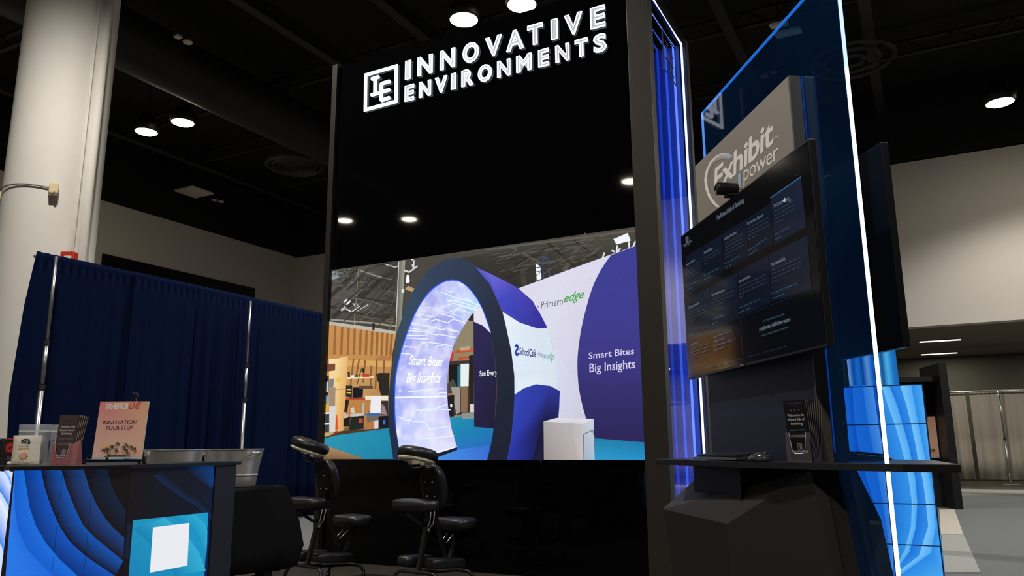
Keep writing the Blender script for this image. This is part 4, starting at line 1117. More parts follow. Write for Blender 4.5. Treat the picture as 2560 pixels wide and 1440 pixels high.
for a, b in (([(0.024,2.044)], [(-0.107,2.043)]), ([(0.288,2.041)], [(0.090,2.050)]), ([(0.551,2.043)], [(0.370,2.041)]), ([(0.819,2.045)], [(0.606,2.038)]), ([(1.067,2.039)], [(0.895,2.038)]), ([(0.086,1.805)], [(-0.126,1.804)]), ([(0.416,1.802)], [(0.199,1.804)]), ([(0.748,1.800)], [(0.582,1.798)]),
             ([(0.740,1.710)], [(0.520,1.709)]), ([(0.739,1.687)], [(0.603,1.687)]), ([(0.737,1.665)], [(0.494,1.667)])):
    lines(a[0], b[0], 2, 0.021, 0.5, '#3a6a88', 0.003)
for a, b in (([(0.866,1.570)], [(0.689,1.566)]), ([(0.646,1.568)], [(0.581,1.566)]), ([(0.531,1.568)], [(0.399,1.568)]), ([(0.353,1.569)], [(0.244,1.569)]), ([(0.196,1.570)], [(-0.010,1.571)]), ([(-0.185,2.229)], [(-0.220,2.228)])):
    lines(a[0], b[0], 1, 0.02, 1, '#26384e', 0.003)
PM.poly([(-0.091,2.170),(-0.100,2.161),(-0.096,2.151),(-0.079,2.153),(-0.073,2.163),(-0.083,2.163)], '#c8d0dc')
PM.build('screen', picture('monitor_picture', 0.65, gloss=1), M1)
MB().box((-0.093, 0.44, 1.5405), (0.006, 0.035, 0.008)).build('badge', mat('silver_badge', '#9a9a9c', 0.3, metal=0.8), M1)
M2 = thing('wall_monitor', 'large black monitor facing away to the right, its dark back seen through the blue pane', 'monitor', KO, KR)
monitor_body(M2, -1, 0.245)
MB().box((0.2465, 0.43, 1.945), (0.002, 1.40, 0.77)).build('screen', mat('dark_screen', '#07080c', 0.1, emit='#0a2a66', es=0.25), M2)
wc = thing('webcam', 'black barrel webcam clipped on top of the menu monitor', 'webcam', kio(-0.09, 0.44, 2.352), KR)
MB().lathe([(0.026, -0.05), (0.031, -0.046), (0.031, 0.045), (0.028, 0.052), (0.0, 0.052)], 24, (0, 0, 0)).build('barrel', SATIN, wc, 'auto')
wb_ = wc.children[0]
wb_.rotation_euler = (0, R(-90), 0)
wb_.location = (-0.02, 0, 0.035)
ln = MB().lathe([(0.0, 0.0), (0.016, 0.0), (0.02, 0.003), (0.02, 0.006)], 20, cap=False).build('lens', mat('lens_glass', '#050508', 0.05), wb_, 'auto')
ln.location = (0, 0, 0.05)
MB().box((0.0, 0, 0.002), (0.06, 0.05, 0.012), bev=0.003).build('clip', SATIN, wc)
MB().tube([(0.03, 0, 0.035), (0.05, -0.02, 0.03), (0.055, -0.04, 0.0), (0.05, -0.05, -0.05)], 0.003, 6).build('cable', SATIN, wc, True)

# ------------------------------------------------------------------ keyboard, mouse
M_KEY = mat('key_black', '#1d1d20', 0.5)
M_KBD = mat('keyboard_body', '#2a2a2e', 0.4)
def keyboard(loc, rz, label):
    t = thing('keyboard', label, 'keyboard', loc, rz, 'keyboards on the kiosk counter')
    # x: depth (front edge at 0, rising to the back), y: along the keys
    MB().hull([(0, 0, 0.004), (0, 0.46, 0.004), (0.16, 0, 0.004), (0.16, 0.46, 0.004), (0.004, 0.004, 0.014), (0.004, 0.456, 0.014), (0.156, 0.004, 0.03), (0.156, 0.456, 0.03)]).build('body', M_KBD, t, bevel=0.003)
    for k in range(2):
        MB().box((0.15, 0.05 + 0.36 * k, 0.003), (0.012, 0.03, 0.006)).build('foot', M_KEY, t)
    ks = MB()
    for r in range(6):
        x = 0.028 + r * 0.0205
        n = 21
        for c in range(n):
            if c in (14, 18) and r > 3:
                continue
            y = 0.016 + c * 0.0208
            w = 0.017
            if r == 0 and 4 <= c <= 8:
                if c != 6:
                    continue
                w = 0.1
            z = 0.016 + x * 0.105
            ks.box((x, y + 0.0085, z + 0.004), (0.0165, w, 0.007), ry=R(-6))
    ks.build('keys', M_KEY, t)
    return t
keyboard(kio(-0.205, 0.335, CT), KR + R(2), 'black full size keyboard on the left half of the kiosk counter')
kb2 = keyboard(kio(0.42, 0.62, CT), KR + R(180), 'black keyboard on the far half of the counter, seen through the blue pane')
ms = thing('computer_mouse', 'shiny grey and black mouse beside the keyboard', 'mouse', kio(-0.135, 0.235, CT), KR + R(15))
mb = MB()
rings = []
for i, (y, w, h) in enumerate(((-0.058, 0.012, 0.012), (-0.052, 0.024, 0.022), (-0.03, 0.031, 0.034), (0.0, 0.031, 0.038), (0.03, 0.03, 0.03), (0.05, 0.026, 0.02), (0.06, 0.012, 0.01))):
    rings.append([mb.bm.verts.new((w * math.cos(math.pi * k / 12), y, 0.003 + h * math.sin(math.pi * k / 12) ** 0.8)) for k in range(13)])
for A, B in zip(rings, rings[1:]):
    for k in range(12):
        mb.bm.faces.new((A[k], A[k + 1], B[k + 1], B[k]))
    mb.bm.faces.new((A[0], B[0], B[12], A[12]))
mb.bm.faces.new(rings[0])
mb.bm.faces.new(rings[-1])
mb.build('shell', mat('mouse_gloss', '#3c3c40', 0.15, spec=0.6, coat=0.5), ms, True)
MB().lathe([(0.009, -0.003), (0.01, 0.0), (0.009, 0.003)], 16).build('scroll_wheel', M_KEY, ms, True).matrix_basis = Matrix.Translation((0, -0.035, 0.033)) @ Matrix.Rotation(R(90), 4, 'Y')
MB().box((0, 0.018, 0.002), (0.05, 0.07, 0.004), bev=0.001).build('base', M_KEY, ms)

# ------------------------------------------------------------------ brochure holders
M_CLR = clear('clear_acrylic', (0.93, 0.94, 0.97), gloss=0.09, rough=0.03)
M_ACR_EDGE = mat('acrylic_edge', '#c8d0e8', 0.15, spec=0.6)
M_PAPER = mat('brochure_side', '#b8b0a4', 0.7)
def holder(loc, rz, label, wd, dp, h, tint=M_CLR):
    """front face at y = 0 looking to -y, pocket depth to +y"""
    t = thing('brochure_holder', label, 'brochure holder', loc, rz)
    MB().box((0, dp / 2, 0.002), (wd, dp, 0.004)).build('base', tint, t)
    MB().box((0, dp, h * 0.6), (wd, 0.003, h * 1.2)).build('back', tint, t)
    f = MB()
    w2 = wd / 2
    f.poly([(-w2, 0, 0), (w2, 0, 0), (w2, 0, h), (w2 - 0.016, 0, h), (w2 - 0.02, 0, h - 0.03), (w2 - 0.026, 0, 0.045), (w2 - 0.036, 0, 0.035), (-w2 + 0.036, 0, 0.035), (-w2 + 0.026, 0, 0.045), (-w2 + 0.02, 0, h - 0.03), (-w2 + 0.016, 0, h), (-w2, 0, h)])
    fo = f.build('front', tint, t)
    sd = fo.modifiers.new('thick', 'SOLIDIFY')
    sd.thickness = 0.003
    e = MB().tube([(w2 - 0.016, -0.001, h), (w2 - 0.02, -0.001, h - 0.03), (w2 - 0.026, -0.001, 0.045), (w2 - 0.036, -0.001, 0.035), (-w2 + 0.036, -0.001, 0.035), (-w2 + 0.026, -0.001, 0.045), (-w2 + 0.02, -0.001, h - 0.03), (-w2 + 0.016, -0.001, h)], 0.0012, 5)
    e.build('front_lip', M_ACR_EDGE, t)
    for s in (-1, 1):
        m = MB()
        m.hull([(s * w2 - 0.001, 0, 0), (s * w2 + 0.001, 0, 0), (s * w2 - 0.001, dp + 0.03, 0), (s * w2 + 0.001, dp + 0.03, 0), (s * w2 - 0.001, 0, h), (s * w2 + 0.001, 0, h), (s * w2 - 0.001, dp, h * 1.2), (s * w2 + 0.001, dp, h * 1.2)])
        m.build('side', tint, t)
    return t
M_BROP = picture('brochure_print', emissive=False)
def brochure(loc, rz, lean, label, group, wd=0.098, h=0.235, col='#17161a', front=True, th=0.0022):
    t = thing('brochure', label, 'brochure', loc, rz, group)
    M = Matrix.Rotation(lean, 4, 'X')
    pp = Paint(lambda u, v, l: M @ Vector((u, -th / 2 - 0.0001 - l * 0.00008, v)))
    pp.poly([(-wd / 2, 0), (wd / 2, 0), (wd / 2, h), (-wd / 2, h)], col)
    if front:
        k = wd / 0.098
        pp.text('INNOVATIVE ENVIRONMENTS', (-0.034 * k, 0.222), (0.034 * k, 0.222), (-0.034 * k, 0.2255), '#6f6a70')
        pp.text('PRESENTS', (-0.012 * k, 0.2135), (0.012 * k, 0.2135), (-0.012 * k, 0.2165), '#6f6a70')
        for x in (-0.018, 0.0, 0.018):
            pp.text('*', (x * k - 0.003, 0.192), (x * k + 0.003, 0.192), (x * k - 0.003, 0.199), '#b8b2b0')
        for i, (s, w) in enumerate((('Welcome to the', 0.037), ('Relaxed Side of', 0.038), ('Exhibiting', 0.026))):
            z = 0.173 - i * 0.0165
            pp.text(s, (-w * k, z), (w * k, z), (-w * k, z + 0.0095), '#e8e2de', 0.0, 0.12)
        pp.text('AN EXHIBIT SPA EXPERIENCE', (-0.037 * k, 0.117), (0.037 * k, 0.117), (-0.037 * k, 0.1215), '#6aa8c8')
        pp.text('A curated menu of treatments', (-0.037 * k, 0.098), (0.037 * k, 0.098), (-0.037 * k, 0.1015), '#c8c2be')
        pp.text('for the overworked exhibitor', (-0.035 * k, 0.092), (0.035 * k, 0.092), (-0.035 * k, 0.0955), '#c8c2be')
        c = [(-0.009, 0.045), (-0.009, 0.066), (0.009, 0.066), (0.009, 0.045), (-0.009, 0.045)]
        pp.line(c, 0.0013, '#d8d4d0')
        pp.line([(-0.005, 0.062), (0.0, 0.062), (-0.0025, 0.062), (-0.0025, 0.054), (-0.005, 0.054), (0.0, 0.054)], 0.0012, '#d8d4d0')
        pp.line([(0.006, 0.058), (0.001, 0.058), (0.001, 0.0485), (0.006, 0.0485)], 0.0012, '#d8d4d0')
        pp.line([(0.001, 0.053), (0.005, 0.053)], 0.0012, '#d8d4d0')
        pp.text('INNOVATIVE', (-0.034 * k, 0.0335), (0.034 * k, 0.0335), (-0.034 * k, 0.041), '#e8e4e0', 0.004)
        pp.text('ENVIRONMENTS', (-0.024 * k, 0.0275), (0.024 * k, 0.0275), (-0.024 * k, 0.031), '#c8c4c0')
    pp.build('printed_front', M_BROP, t)
    m = MB().box((0, 0, h / 2), (wd, th, h))
    for v in m.bm.verts:
        v.co = M @ v.co
    m.build('card', M_PAPER if not front else mat('brochure_card', '#2a282c', 0.6), t)
    return t
HB = kio(-0.096, -0.0265, CT)
HD = KR + R(-90 + 27.5)
holder(HB, HD, 'clear acrylic brochure holder on the kiosk counter near the panel end', 0.108, 0.082, 0.115)
hx, hy = Vector((math.cos(HD), math.sin(HD), 0)), Vector((-math.sin(HD), math.cos(HD), 0))
brochure(HB + hy * 0.018 + Vector((0, 0, 0.006)), HD, R(6), 'front dark brochure with white welcome lettering, in the kiosk holder', None)
for k in range(8):
    brochure(HB + hy * (0.024 + 0.0068 * k) + Vector((0, 0, 0.006)), HD, R(6 - 1.9 * k), 'dark brochure with pale edge packed behind the front one in the kiosk holder', 'brochures packed in the kiosk holder', front=False, col='#1a191c')

# ------------------------------------------------------------------ blue video wall and the screens beyond it
BL = thing('video_wall', 'low blue video wall of stacked panels with flowing light streaks, behind the kiosk', 'video wall', Vector((3.58, 6.82, 0)), HALL_R)
VW, VH = 1.2, 0.338
VP = Paint(lambda u, v, l: (u, -0.001 - l * 0.0003, v))
cur = [[(-0.630,1.687),(-0.631,1.533),(-0.624,1.338),(-0.621,1.119),(-0.622,0.929),(-0.548,0.769),(-0.495,0.658),(-0.444,0.483),(-0.417,0.317),(-0.403,0.075)],
       [(-0.563,1.706),(-0.571,1.531),(-0.573,1.337),(-0.562,1.173),(-0.545,1.010),(-0.519,0.876),(-0.480,0.691),(-0.438,0.483),(-0.412,0.317),(-0.401,0.076)],
       [(-0.476,1.702),(-0.472,1.528),(-0.464,1.335),(-0.448,1.172),(-0.438,1.010),(-0.425,0.877),(-0.412,0.693),(-0.401,0.485),(-0.397,0.317),(-0.396,0.076)],
       [(-0.393,1.698),(-0.387,1.525),(-0.380,1.334),(-0.367,1.171),(-0.351,1.011),(-0.339,0.878),(-0.329,0.695),(-0.328,0.487),(-0.357,0.307),(-0.391,0.076)],
       [(-0.323,1.695),(-0.290,1.522),(-0.246,1.331),(-0.219,1.170),(-0.199,1.011),(-0.187,0.880),(-0.181,0.698),(-0.207,0.492),(-0.275,0.292),(-0.384,0.102)],
       [(-0.261,1.692),(-0.215,1.520),(-0.185,1.330),(-0.158,1.170),(-0.144,1.011),(-0.135,0.881),(-0.139,0.699),(-0.169,0.493),(-0.240,0.281),(-0.382,0.096)],
       [(-0.174,1.691),(-0.142,1.517),(-0.118,1.329),(-0.104,1.169),(-0.096,1.011),(-0.079,0.881),(-0.074,0.701),(-0.077,0.497),(-0.172,0.253),(-0.378,0.087)],
       [(-0.088,1.689),(-0.075,1.515),(-0.064,1.328),(-0.050,1.169),(-0.036,1.012),(-0.023,0.882),(-0.015,0.702),(-0.019,0.499),(-0.076,0.283),(-0.343,0.079)],
       [(0.003,1.688),(0.001,1.513),(0.001,1.326),(0.001,1.168),(0.002,1.012),(0.002,0.882),(0.005,0.703),(0.007,0.500),(0.011,0.337),(0.006,0.102)]]
VP.poly([(-VW, 0.0), (0, 0.0), (0, 1.69), (-VW, 1.69)], ['#1f86e4', '#2a92ea', '#3a9cee', '#2f8fe6'])
vc = [('#2f96ea', '#1a74d4'), ('#3a9cec', '#2f92ea'), ('#54aef4', '#9ad4ff'), ('#1a72d2', '#2f8fe6'), ('#6cbcf8', '#4aa6f0'), ('#1672d6', '#2c8ae6'), ('#78c2fa', '#4aa8f2'), ('#2488e4', '#49a6f0')]
for i in range(8):
    VP.band(cur[i], cur[i + 1], *vc[i])
for k in range(6):
    z = k * VH
    VP.line([(-VW, z), (0, z)], 0.009, '#06233f')
VP.line([(0.0, 0), (0.0, 1.69)], 0.012, '#0a1a2a')
VP.build('screen', picture('video_wall_picture', 1.0), BL)
for k in range(5):
    MB().box((-VW / 2, 0.046, k * VH + VH / 2), (VW, 0.088, VH - 0.002)).build('panel_cabinet', BLACK, BL)
FC = thing('led_column', 'tall narrow blue screen column with white light streaks, far behind the kiosk', 'screen', Vector((4.0, 9.3, 0)), R(-12))
FP = Paint(lambda u, v, l: (u, -0.001 - l * 0.0003, v))
fc = ['#d8f0ff', '#0a6ab8', '#3aa8e8', '#0f5fae', '#b8e4ff', '#1a86d8', '#2fa0e0', '#0c4c94', '#49b4ee', '#1878c8', '#0e66b4']
for i in range(10):
    x0, x1 = 0.055 * i, 0.055 * (i + 1)
    FP.band([(x0, 2.75), (x0 + 0.02, 1.4), (x0, 0.05)], [(x1, 2.75), (x1 + 0.02, 1.4), (x1, 0.05)], fc[i], fc[i + 1])
FP.build('screen', picture('column_picture', 0.9), FC)
MB().box((0.275, 0.08, 1.4), (0.58, 0.14, 2.8)).build('cabinet', BLACK, FC)

# black display frame far right, with poster
DB = thing('display_stand', 'tall black display frame with a dark screen, before the grey curtains', 'display stand', (8.0, 15.0, 0), R(-10))
MB().box((0.21, 0.35, 1.345), (0.14, 1.1, 2.69)).build('side_panel', BLACK, DB)
MB().box((-0.45, 0.2, 2.4), (1.2, 0.5, 0.1)).build('header_beam', BLACK, DB)
MB().box((-0.45, 0.45, 1.2), (1.2, 0.05, 2.4)).build('back_panel', mat('frame_black', '#18171a', 0.6), DB)
MB().box((-0.25, 0.3, 2.02), (0.7, 0.06, 0.62), bev=0.01).build('screen', mat('dark_screen2', '#050507', 0.12), DB)
MB().tube([(-0.08, 0.2, 0.0), (-0.08, 0.2, 0.9)], 0.02, 8).build('stand_pole', M_ALU, DB)
PO = thing('poster', 'pink tour stop poster in the black display frame, far right', 'poster', (8.0, 15.0, 0), R(-10))
PP = Paint(lambda u, v, l: (u, 0.24 - l * 0.0006, v))
def tour_art(PP, x0, x1, z0, z1, extra=False):
    w, h = x1 - x0, z1 - z0
    U = lambda a, b: (x0 + a * w, z0 + b * h)
    PP.poly([U(0, 0), U(1, 0), U(1, 0.04), U(0, 0.04)], '#b9c4cc')
    PP.poly([U(0, 0.04), U(1, 0.04), U(1, 0.25), U(1, 0.55), U(1, 1), U(0, 1), U(0, 0.55), U(0, 0.25)], ['#e6c0ae', '#eeb49a', '#ecbfa8', '#e6bfa8', '#e9b08c', '#dd8a86', '#e0aaa4', '#e4bcae'])
    PP.text('EXHIBITOR', U(0.13, 0.86), U(0.60, 0.868), U(0.13, 0.965), '#f4ece6', 0.02, 0.0, 0.85)
    PP.text('LIVE', U(0.60, 0.868), U(0.85, 0.876), U(0.60, 0.972), '#c8423a', 0.015, 0.3, 0.85)
    PP.text('INNOVATION', U(0.12, 0.60), U(0.81, 0.605), U(0.12, 0.667), '#332a30', 0.012)
    PP.text('TOUR STOP', U(0.19, 0.505), U(0.75, 0.51), U(0.19, 0.572), '#332a30', 0.012)
    ring = [U(0.26 + 0.13 * math.cos(t * math.pi / 10), 0.19 + 0.075 * math.sin(t * math.pi / 10)) for t in range(11)]
    PP.poly(ring, '#eebd86')
    PP.poly([U(0.24, 0.05), U(0.33, 0.075), U(0.48, 0.08), U(0.62, 0.075), U(0.78, 0.055), U(0.76, 0.045), U(0.25, 0.042)], '#5a5a34')
    rd = random.Random(2)
    for (px, pz) in ((0.2, 0.15), (0.27, 0.175), (0.36, 0.21), (0.47, 0.265), (0.46, 0.155), (0.66, 0.245), (0.62, 0.2), (0.76, 0.205), (0.84, 0.175), (0.68, 0.15), (0.3, 0.13)):
        PP.line([U(px + 0.01, 0.06), U(px, pz)], 0.006 * w, '#6a5c44')
        for k in range(11):
            a = R(-40 + 26 * k) + rd.uniform(-0.15, 0.15)
            l = rd.uniform(0.8, 1.2)
            q = U(px + 0.072 * l * math.cos(a), pz + 0.045 * l * math.sin(a) - 0.016)
            PP.poly([U(px, pz), U(px + 0.042 * l * math.cos(a + 0.12), pz + 0.032 * l * math.sin(a + 0.12) + 0.002), q, U(px + 0.036 * l * math.cos(a - 0.22), pz + 0.026 * l * math.sin(a - 0.22) - 0.003)], '#4a4c34')
tour_art(PP, -0.72, 0.12, 0.92, 1.7)
PP.build('print', picture('poster_print', emissive=False), PO)
MB().box((-0.30, 0.26, 1.31), (0.88, 0.03, 0.82)).build('backing', BLACK, PO)

# ------------------------------------------------------------------ reception counter at left
CO = Vector((-1.858, 3.864, 0))
CRZ = R(-19.5)
CX = Vector((math.cos(CRZ), math.sin(CRZ), 0))
CY = Vector((-math.sin(CRZ), math.cos(CRZ), 0))
def ctr(x, y, z=0.0):
    return CO + CX * x + CY * y + Vector((0, 0, z))
def ctr_l(w):
    r = Vector((w[0], w[1], 0)) - CO
    return (r.dot(CX), r.dot(CY))
RC = thing('reception_counter', 'black reception counter with blue wave panels and a cyan card, holding the tour stop sign', 'counter', CO, CRZ)
A_ = ctr_l((-2.305, 3.668))
UA = Vector((0 - A_[0], 0 - A_[1], 0)).normalized()
LA = math.hypot(*A_)
NA = Vector((UA.y, -UA.x, 0))
outl = [ctr_l((-2.345, 3.665)), ctr_l((-2.30, 3.64)), ctr_l((-2.22, 3.655)), ctr_l((-1.845, 3.828)), (0.022, 0.79), (-0.52, 0.79), ctr_l((-2.62, 4.50)), ctr_l((-2.60, 4.05))]
MB().prism(outl, CT - 0.019, CT).build('counter_top', mat('counter_black', '#1b1a1c', 0.35, spec=0.35), RC, bevel=0.0015)
bd = [(A_[0] - 0.012, A_[1] + 0.016), (-0.012, 0.016), (-0.012, 0.77), (-0.5, 0.77), ctr_l((-2.58, 4.46)), ctr_l((-2.52, 4.02))]
MB().prism(bd, 0.0, CT - 0.019).build('body', BLACK, RC)
MB().box((-0.004, 0.675, (CT - 0.019) / 2), (0.03, 0.17, CT - 0.019)).build('end_post', mat('post_navy', '#14161f', 0.5), RC)
PA = Paint(lambda u, v, l: (A_[0] + UA.x * u + NA.x * (0.001 + l * 0.0003), A_[1] + UA.y * u + NA.y * (0.001 + l * 0.0003), v))
ZT = CT - 0.02
PA.poly([(0, 0.0), (LA, 0.0), (LA, ZT), (0, ZT)], '#171214')
ca = [[(0.006,1.101),(0.008,1.019),(0.010,0.927),(0.012,0.847),(0.014,0.775),(0.016,0.703),(0.019,0.631)], [(0.008,1.101),(0.013,1.019),(0.025,0.926),(0.046,0.834),(0.093,0.740),(0.168,0.657),(0.210,0.618)], [(0.040,1.100),(0.060,1.018),(0.083,0.924),(0.116,0.843),(0.162,0.767),(0.226,0.690),(0.306,0.611)],
      [(0.110,1.099),(0.133,1.016),(0.170,0.921),(0.211,0.838),(0.258,0.768),(0.333,0.696),(0.463,0.600)], [(0.192,1.100),(0.223,1.013),(0.266,0.917),(0.306,0.840),(0.360,0.781),(0.429,0.721),(0.491,0.667)],
      [(0.284,1.100),(0.316,1.011),(0.358,0.926),(0.400,0.861),(0.438,0.818),(0.470,0.788),(0.487,0.772)], [(0.384,1.100),(0.409,1.021),(0.431,0.975),(0.452,0.939),(0.465,0.919),(0.475,0.906),(0.483,0.896)]]
cb_ = [('#2a7ef0', '#1f6fe6'), ('#1560d2', '#1b72e4'), ('#0a3684', '#1258c4'), ('#160f12', '#1256b4'), ('#1c1414', '#1c4488'), ('#181213', '#14243f')]
for i in range(6):
    PA.band(ca[i], ca[i + 1], *cb_[i])
for i, a in enumerate(([(0.194,0.839),(0.247,0.762),(0.334,0.677),(0.445,0.602)], [(0.244,0.918),(0.284,0.847),(0.349,0.769),(0.455,0.695)])):
    pass
for a in ([(-0.051,1.526),(-0.064,1.526)],):
    pass
for q in (0.2, 0.33):
    PA.line([(q * LA / 0.488, 0), (q * LA / 0.488, ZT)], 0.0012, '#05060a')
PA.build('wave_panel', picture('wave_picture', 0.9), RC)
PR = Paint(lambda u, v, l: (0.001 + l * 0.0003, u, v))
PR.poly([(0.0, 0.0), (0.588, 0.0), (0.588, ZT), (0.0, ZT)], ['#161114', '#0a2a66', '#0c1528', '#131013'])
PR.band([(0.361,1.095),(0.406,1.058),(0.461,1.027),(0.518,0.999),(0.584,0.969)], [(0.585,1.096),(0.587,1.067),(0.588,1.037),(0.590,1.000),(0.585,0.978)], '#0c1830', '#0c3a78')
PR.band([(0.145,1.053),(0.244,0.994),(0.337,0.946),(0.455,0.890),(0.592,0.804)], [(0.217,1.071),(0.331,1.004),(0.428,0.949),(0.527,0.907),(0.593,0.859)], '#12264a', '#0e1016')
PR.band([(0.049,0.661),(0.038,0.713),(0.029,0.759),(0.046,0.834)], [(0.013,0.678),(0.009,0.717),(0.008,0.755),(0.007,0.838)], '#141a30', '#14203c')
CC = [(0.040,0.848),(0.563,0.845)]
PR.poly([(CC[0][0], CC[0][1]), (CC[1][0], CC[1][1]), (0.566, 0.36), (0.044, 0.36)], ['#1f97c4', '#189fd2', '#0f90c4', '#0a78b4'])
PR.band([(0.049,0.808),(0.134,0.748),(0.234,0.663),(0.351,0.547)], [(0.242,0.844),(0.397,0.754),(0.512,0.643),(0.573,0.542)], '#0f86ba', '#35b4dc')
PR.band([(0.299,0.845),(0.425,0.779),(0.517,0.692),(0.570,0.614)], [(0.459,0.844),(0.539,0.790),(0.564,0.752),(0.569,0.686)], '#1496c8', '#2cb0e0')
qx = [(0.170,0.803),(0.423,0.802),(0.430,0.587),(0.174,0.588)]
PR.poly(qx, '#f4f6fb')
PR.build('wave_panel', picture('wave_picture', 0.9), RC)
# second counter: bright panel at the left edge
SC = thing('side_counter', 'bright pale blue lit counter panel at the left edge, under the small boxes', 'counter', (-3.1, 3.95, 0), math.atan2(-0.25, 0.79))
MB().prism([(0.0, 0.012), (0.78, 0.012), (0.42, 0.40), (0.0, 0.40)], 0.0, 1.09).build('body', BLACK, SC)
MB().prism([(-0.02, -0.015), (0.77, -0.015), (0.40, 0.42), (-0.02, 0.42)], 1.09, CT - 0.001).build('counter_top', mat('counter_black', '#1b1a1c', 0.35, spec=0.35), SC)
PL = Paint(lambda u, v, l: (u, 0.010 - l * 0.0003, v))
LL = 0.80
PL.poly([(0, 0), (LL, 0), (LL, 1.088), (0, 1.088)], ['#9cc0fa', '#d6e2fc', '#c6d8fc', '#8ab4f6'])
PL.band([(0.690,1.112),(0.726,1.105),(0.766,1.067),(0.804,1.017),(0.828,0.968)], [(0.750,1.112),(0.780,1.086),(0.806,1.055),(0.824,1.024),(0.832,0.993)], '#3f86ec', '#dfe9ff')
PL.band([(0.687,1.029),(0.745,0.986),(0.786,0.943),(0.815,0.900),(0.833,0.863)], [(0.708,1.105),(0.749,1.067),(0.791,1.017),(0.821,0.962),(0.834,0.919)], '#2f74e2', '#cfdffc')
PL.band([(0.722,0.818),(0.784,0.752),(0.807,0.711),(0.826,0.669),(0.836,0.634)], [(0.692,0.998),(0.750,0.955),(0.793,0.899),(0.819,0.845),(0.835,0.796)], '#3c80e8', '#e4eeff')
PL.build('lit_panel', picture('lit_panel_picture', 1.05), SC)

# --- tour stop sign on its easel
SG = thing('tour_sign', 'pink tour stop sign with palm trees, standing on the black easel', 'sign', (-1.977, 3.96, 1.137), R(3))
sp = Paint(lambda u, v, l: (u + 0.004 * v / 0.285, -0.004 - l * 0.00012 + v * 0.08, v))
tour_art(sp, -0.121, 0.119, 0.0, 0.287)
sp.build('print', picture('poster_print', emissive=False), SG)
m = MB().box((0.001, 0.0, 0.1435), (0.24, 0.005, 0.287))
for v in m.bm.verts:
    v.co.y += v.co.z * 0.08
    v.co.x += 0.004 * v.co.z / 0.287
m.build('board', M_WHT, SG)
EA = thing('table_easel', 'small black folding easel holding the pink sign on the counter', 'easel', (-1.977, 3.96, CT), R(3))
ap = (0.035, 0.062, 0.345)
for nm, f in (('leg', (-0.165, 0.012, 0.006)), ('leg', (0.13, 0.012, 0.006)), ('leg', (0.02, 0.22, 0.006))):
    l = MB().tube([ap, f], 0.006, 8).build(nm, SATIN, EA)
    MB().lathe([(0.0075, -0.006), (0.009, 0.0), (0.0075, 0.012)], 12, f).build('rubber_foot', BLACK, l)
for x in (-0.09, 0.09):
    MB().tube([(x - 0.05, -0.012, 0.022), (x + 0.05, -0.02, 0.018)], 0.005, 8).tube([(x + 0.05, -0.02, 0.012), (x + 0.05, -0.02, 0.034)], 0.007, 8).build('ledge_arm', SATIN, EA)
MB().box(ap, (0.03, 0.02, 0.022), bev=0.004).build('hinge', SATIN, EA)
# --- brochure holder at left
M_PINK_REFLECT = frosted('pink_reflection_acrylic', '#c07c80', 0.55)  # rose colour stands in for a pink reflection on the plastic
HL = Vector((-2.188, 3.84, CT))
HLR = R(-4)
holder(HL, HLR, 'brochure holder with a pink reflection put into its colour on the reception counter, left of the pink sign', 0.104, 0.06, 0.1, M_PINK_REFLECT)
hy = Vector((-math.sin(HLR), math.cos(HLR), 0))
brochure(HL + hy * 0.012 + Vector((0, 0, 0.006)), HLR, R(-5), 'front dark brochure with white welcome lettering, in the left holder', None, col='#4a3c3c')
for k in range(5):
    brochure(HL + hy * (0.017 + 0.0075 * k) + Vector((0.0, 0, 0.006)), HLR, R(-6 - 2.2 * k), 'pale-edged brochure packed behind the front one in the left holder', 'brochures packed in the left holder', front=False, col='#4a4240')
# --- small boxes and pouches
def sample_box(x, y, label, ring_col, txt):
    t = thing('sample_box', label, 'box', (x, y, CT), R(6))
    MB().box((0, 0, 0.066), (0.066, 0.045, 0.132), bev=0.002).build('carton', mat('carton_black', '#1a1718', 0.5), t)
    p = Paint(lambda u, v, l: (u, -0.0228 - l * 0.0002, v))
    ring = lambda r: [(r * math.cos(k * math.pi / 14), 0.085 + r * math.sin(k * math.pi / 14)) for k in range(28)]
    p.poly(ring(0.027), ring_col)
    p.poly(ring(0.0235), '#1a1718').poly(ring(0.0215), ring_col)
    p.line([(-0.014, 0.078), (0.014, 0.092)], 0.006, '#3a2020')
    p.poly([(-0.03, 0.126), (0.03, 0.126), (0.03, 0.1315), (-0.03, 0.1315)], ring_col)
    for z in (0.042, 0.035, 0.028):
        p.line([(-0.012, z), (0.012, z)], 0.004, '#6a6464')
    p.build('print', picture('carton_print', emissive=False), t)
sample_box(-2.548, 4.03, 'small black box with a red round seal on the side counter', '#b8342c', '')
sample_box(-2.635, 4.04, 'small black box with a teal round seal, cut by the left picture edge', '#3a7a88', '')
MB_ = MB().lathe([(0.0, 0), (0.008, 0.002), (0.011, 0.009), (0.008, 0.016), (0.0, 0.018)], 16, cap=False)
tag(MB_.build('mint', mat('mint_white', '#e8e4e0', 0.4), None, True, loc=(-2.51, 3.955, CT)), 'tiny round white mint before the small boxes', 'sweet')
M_FILM = frosted('clear_film', '#e4e8ee', 0.22)
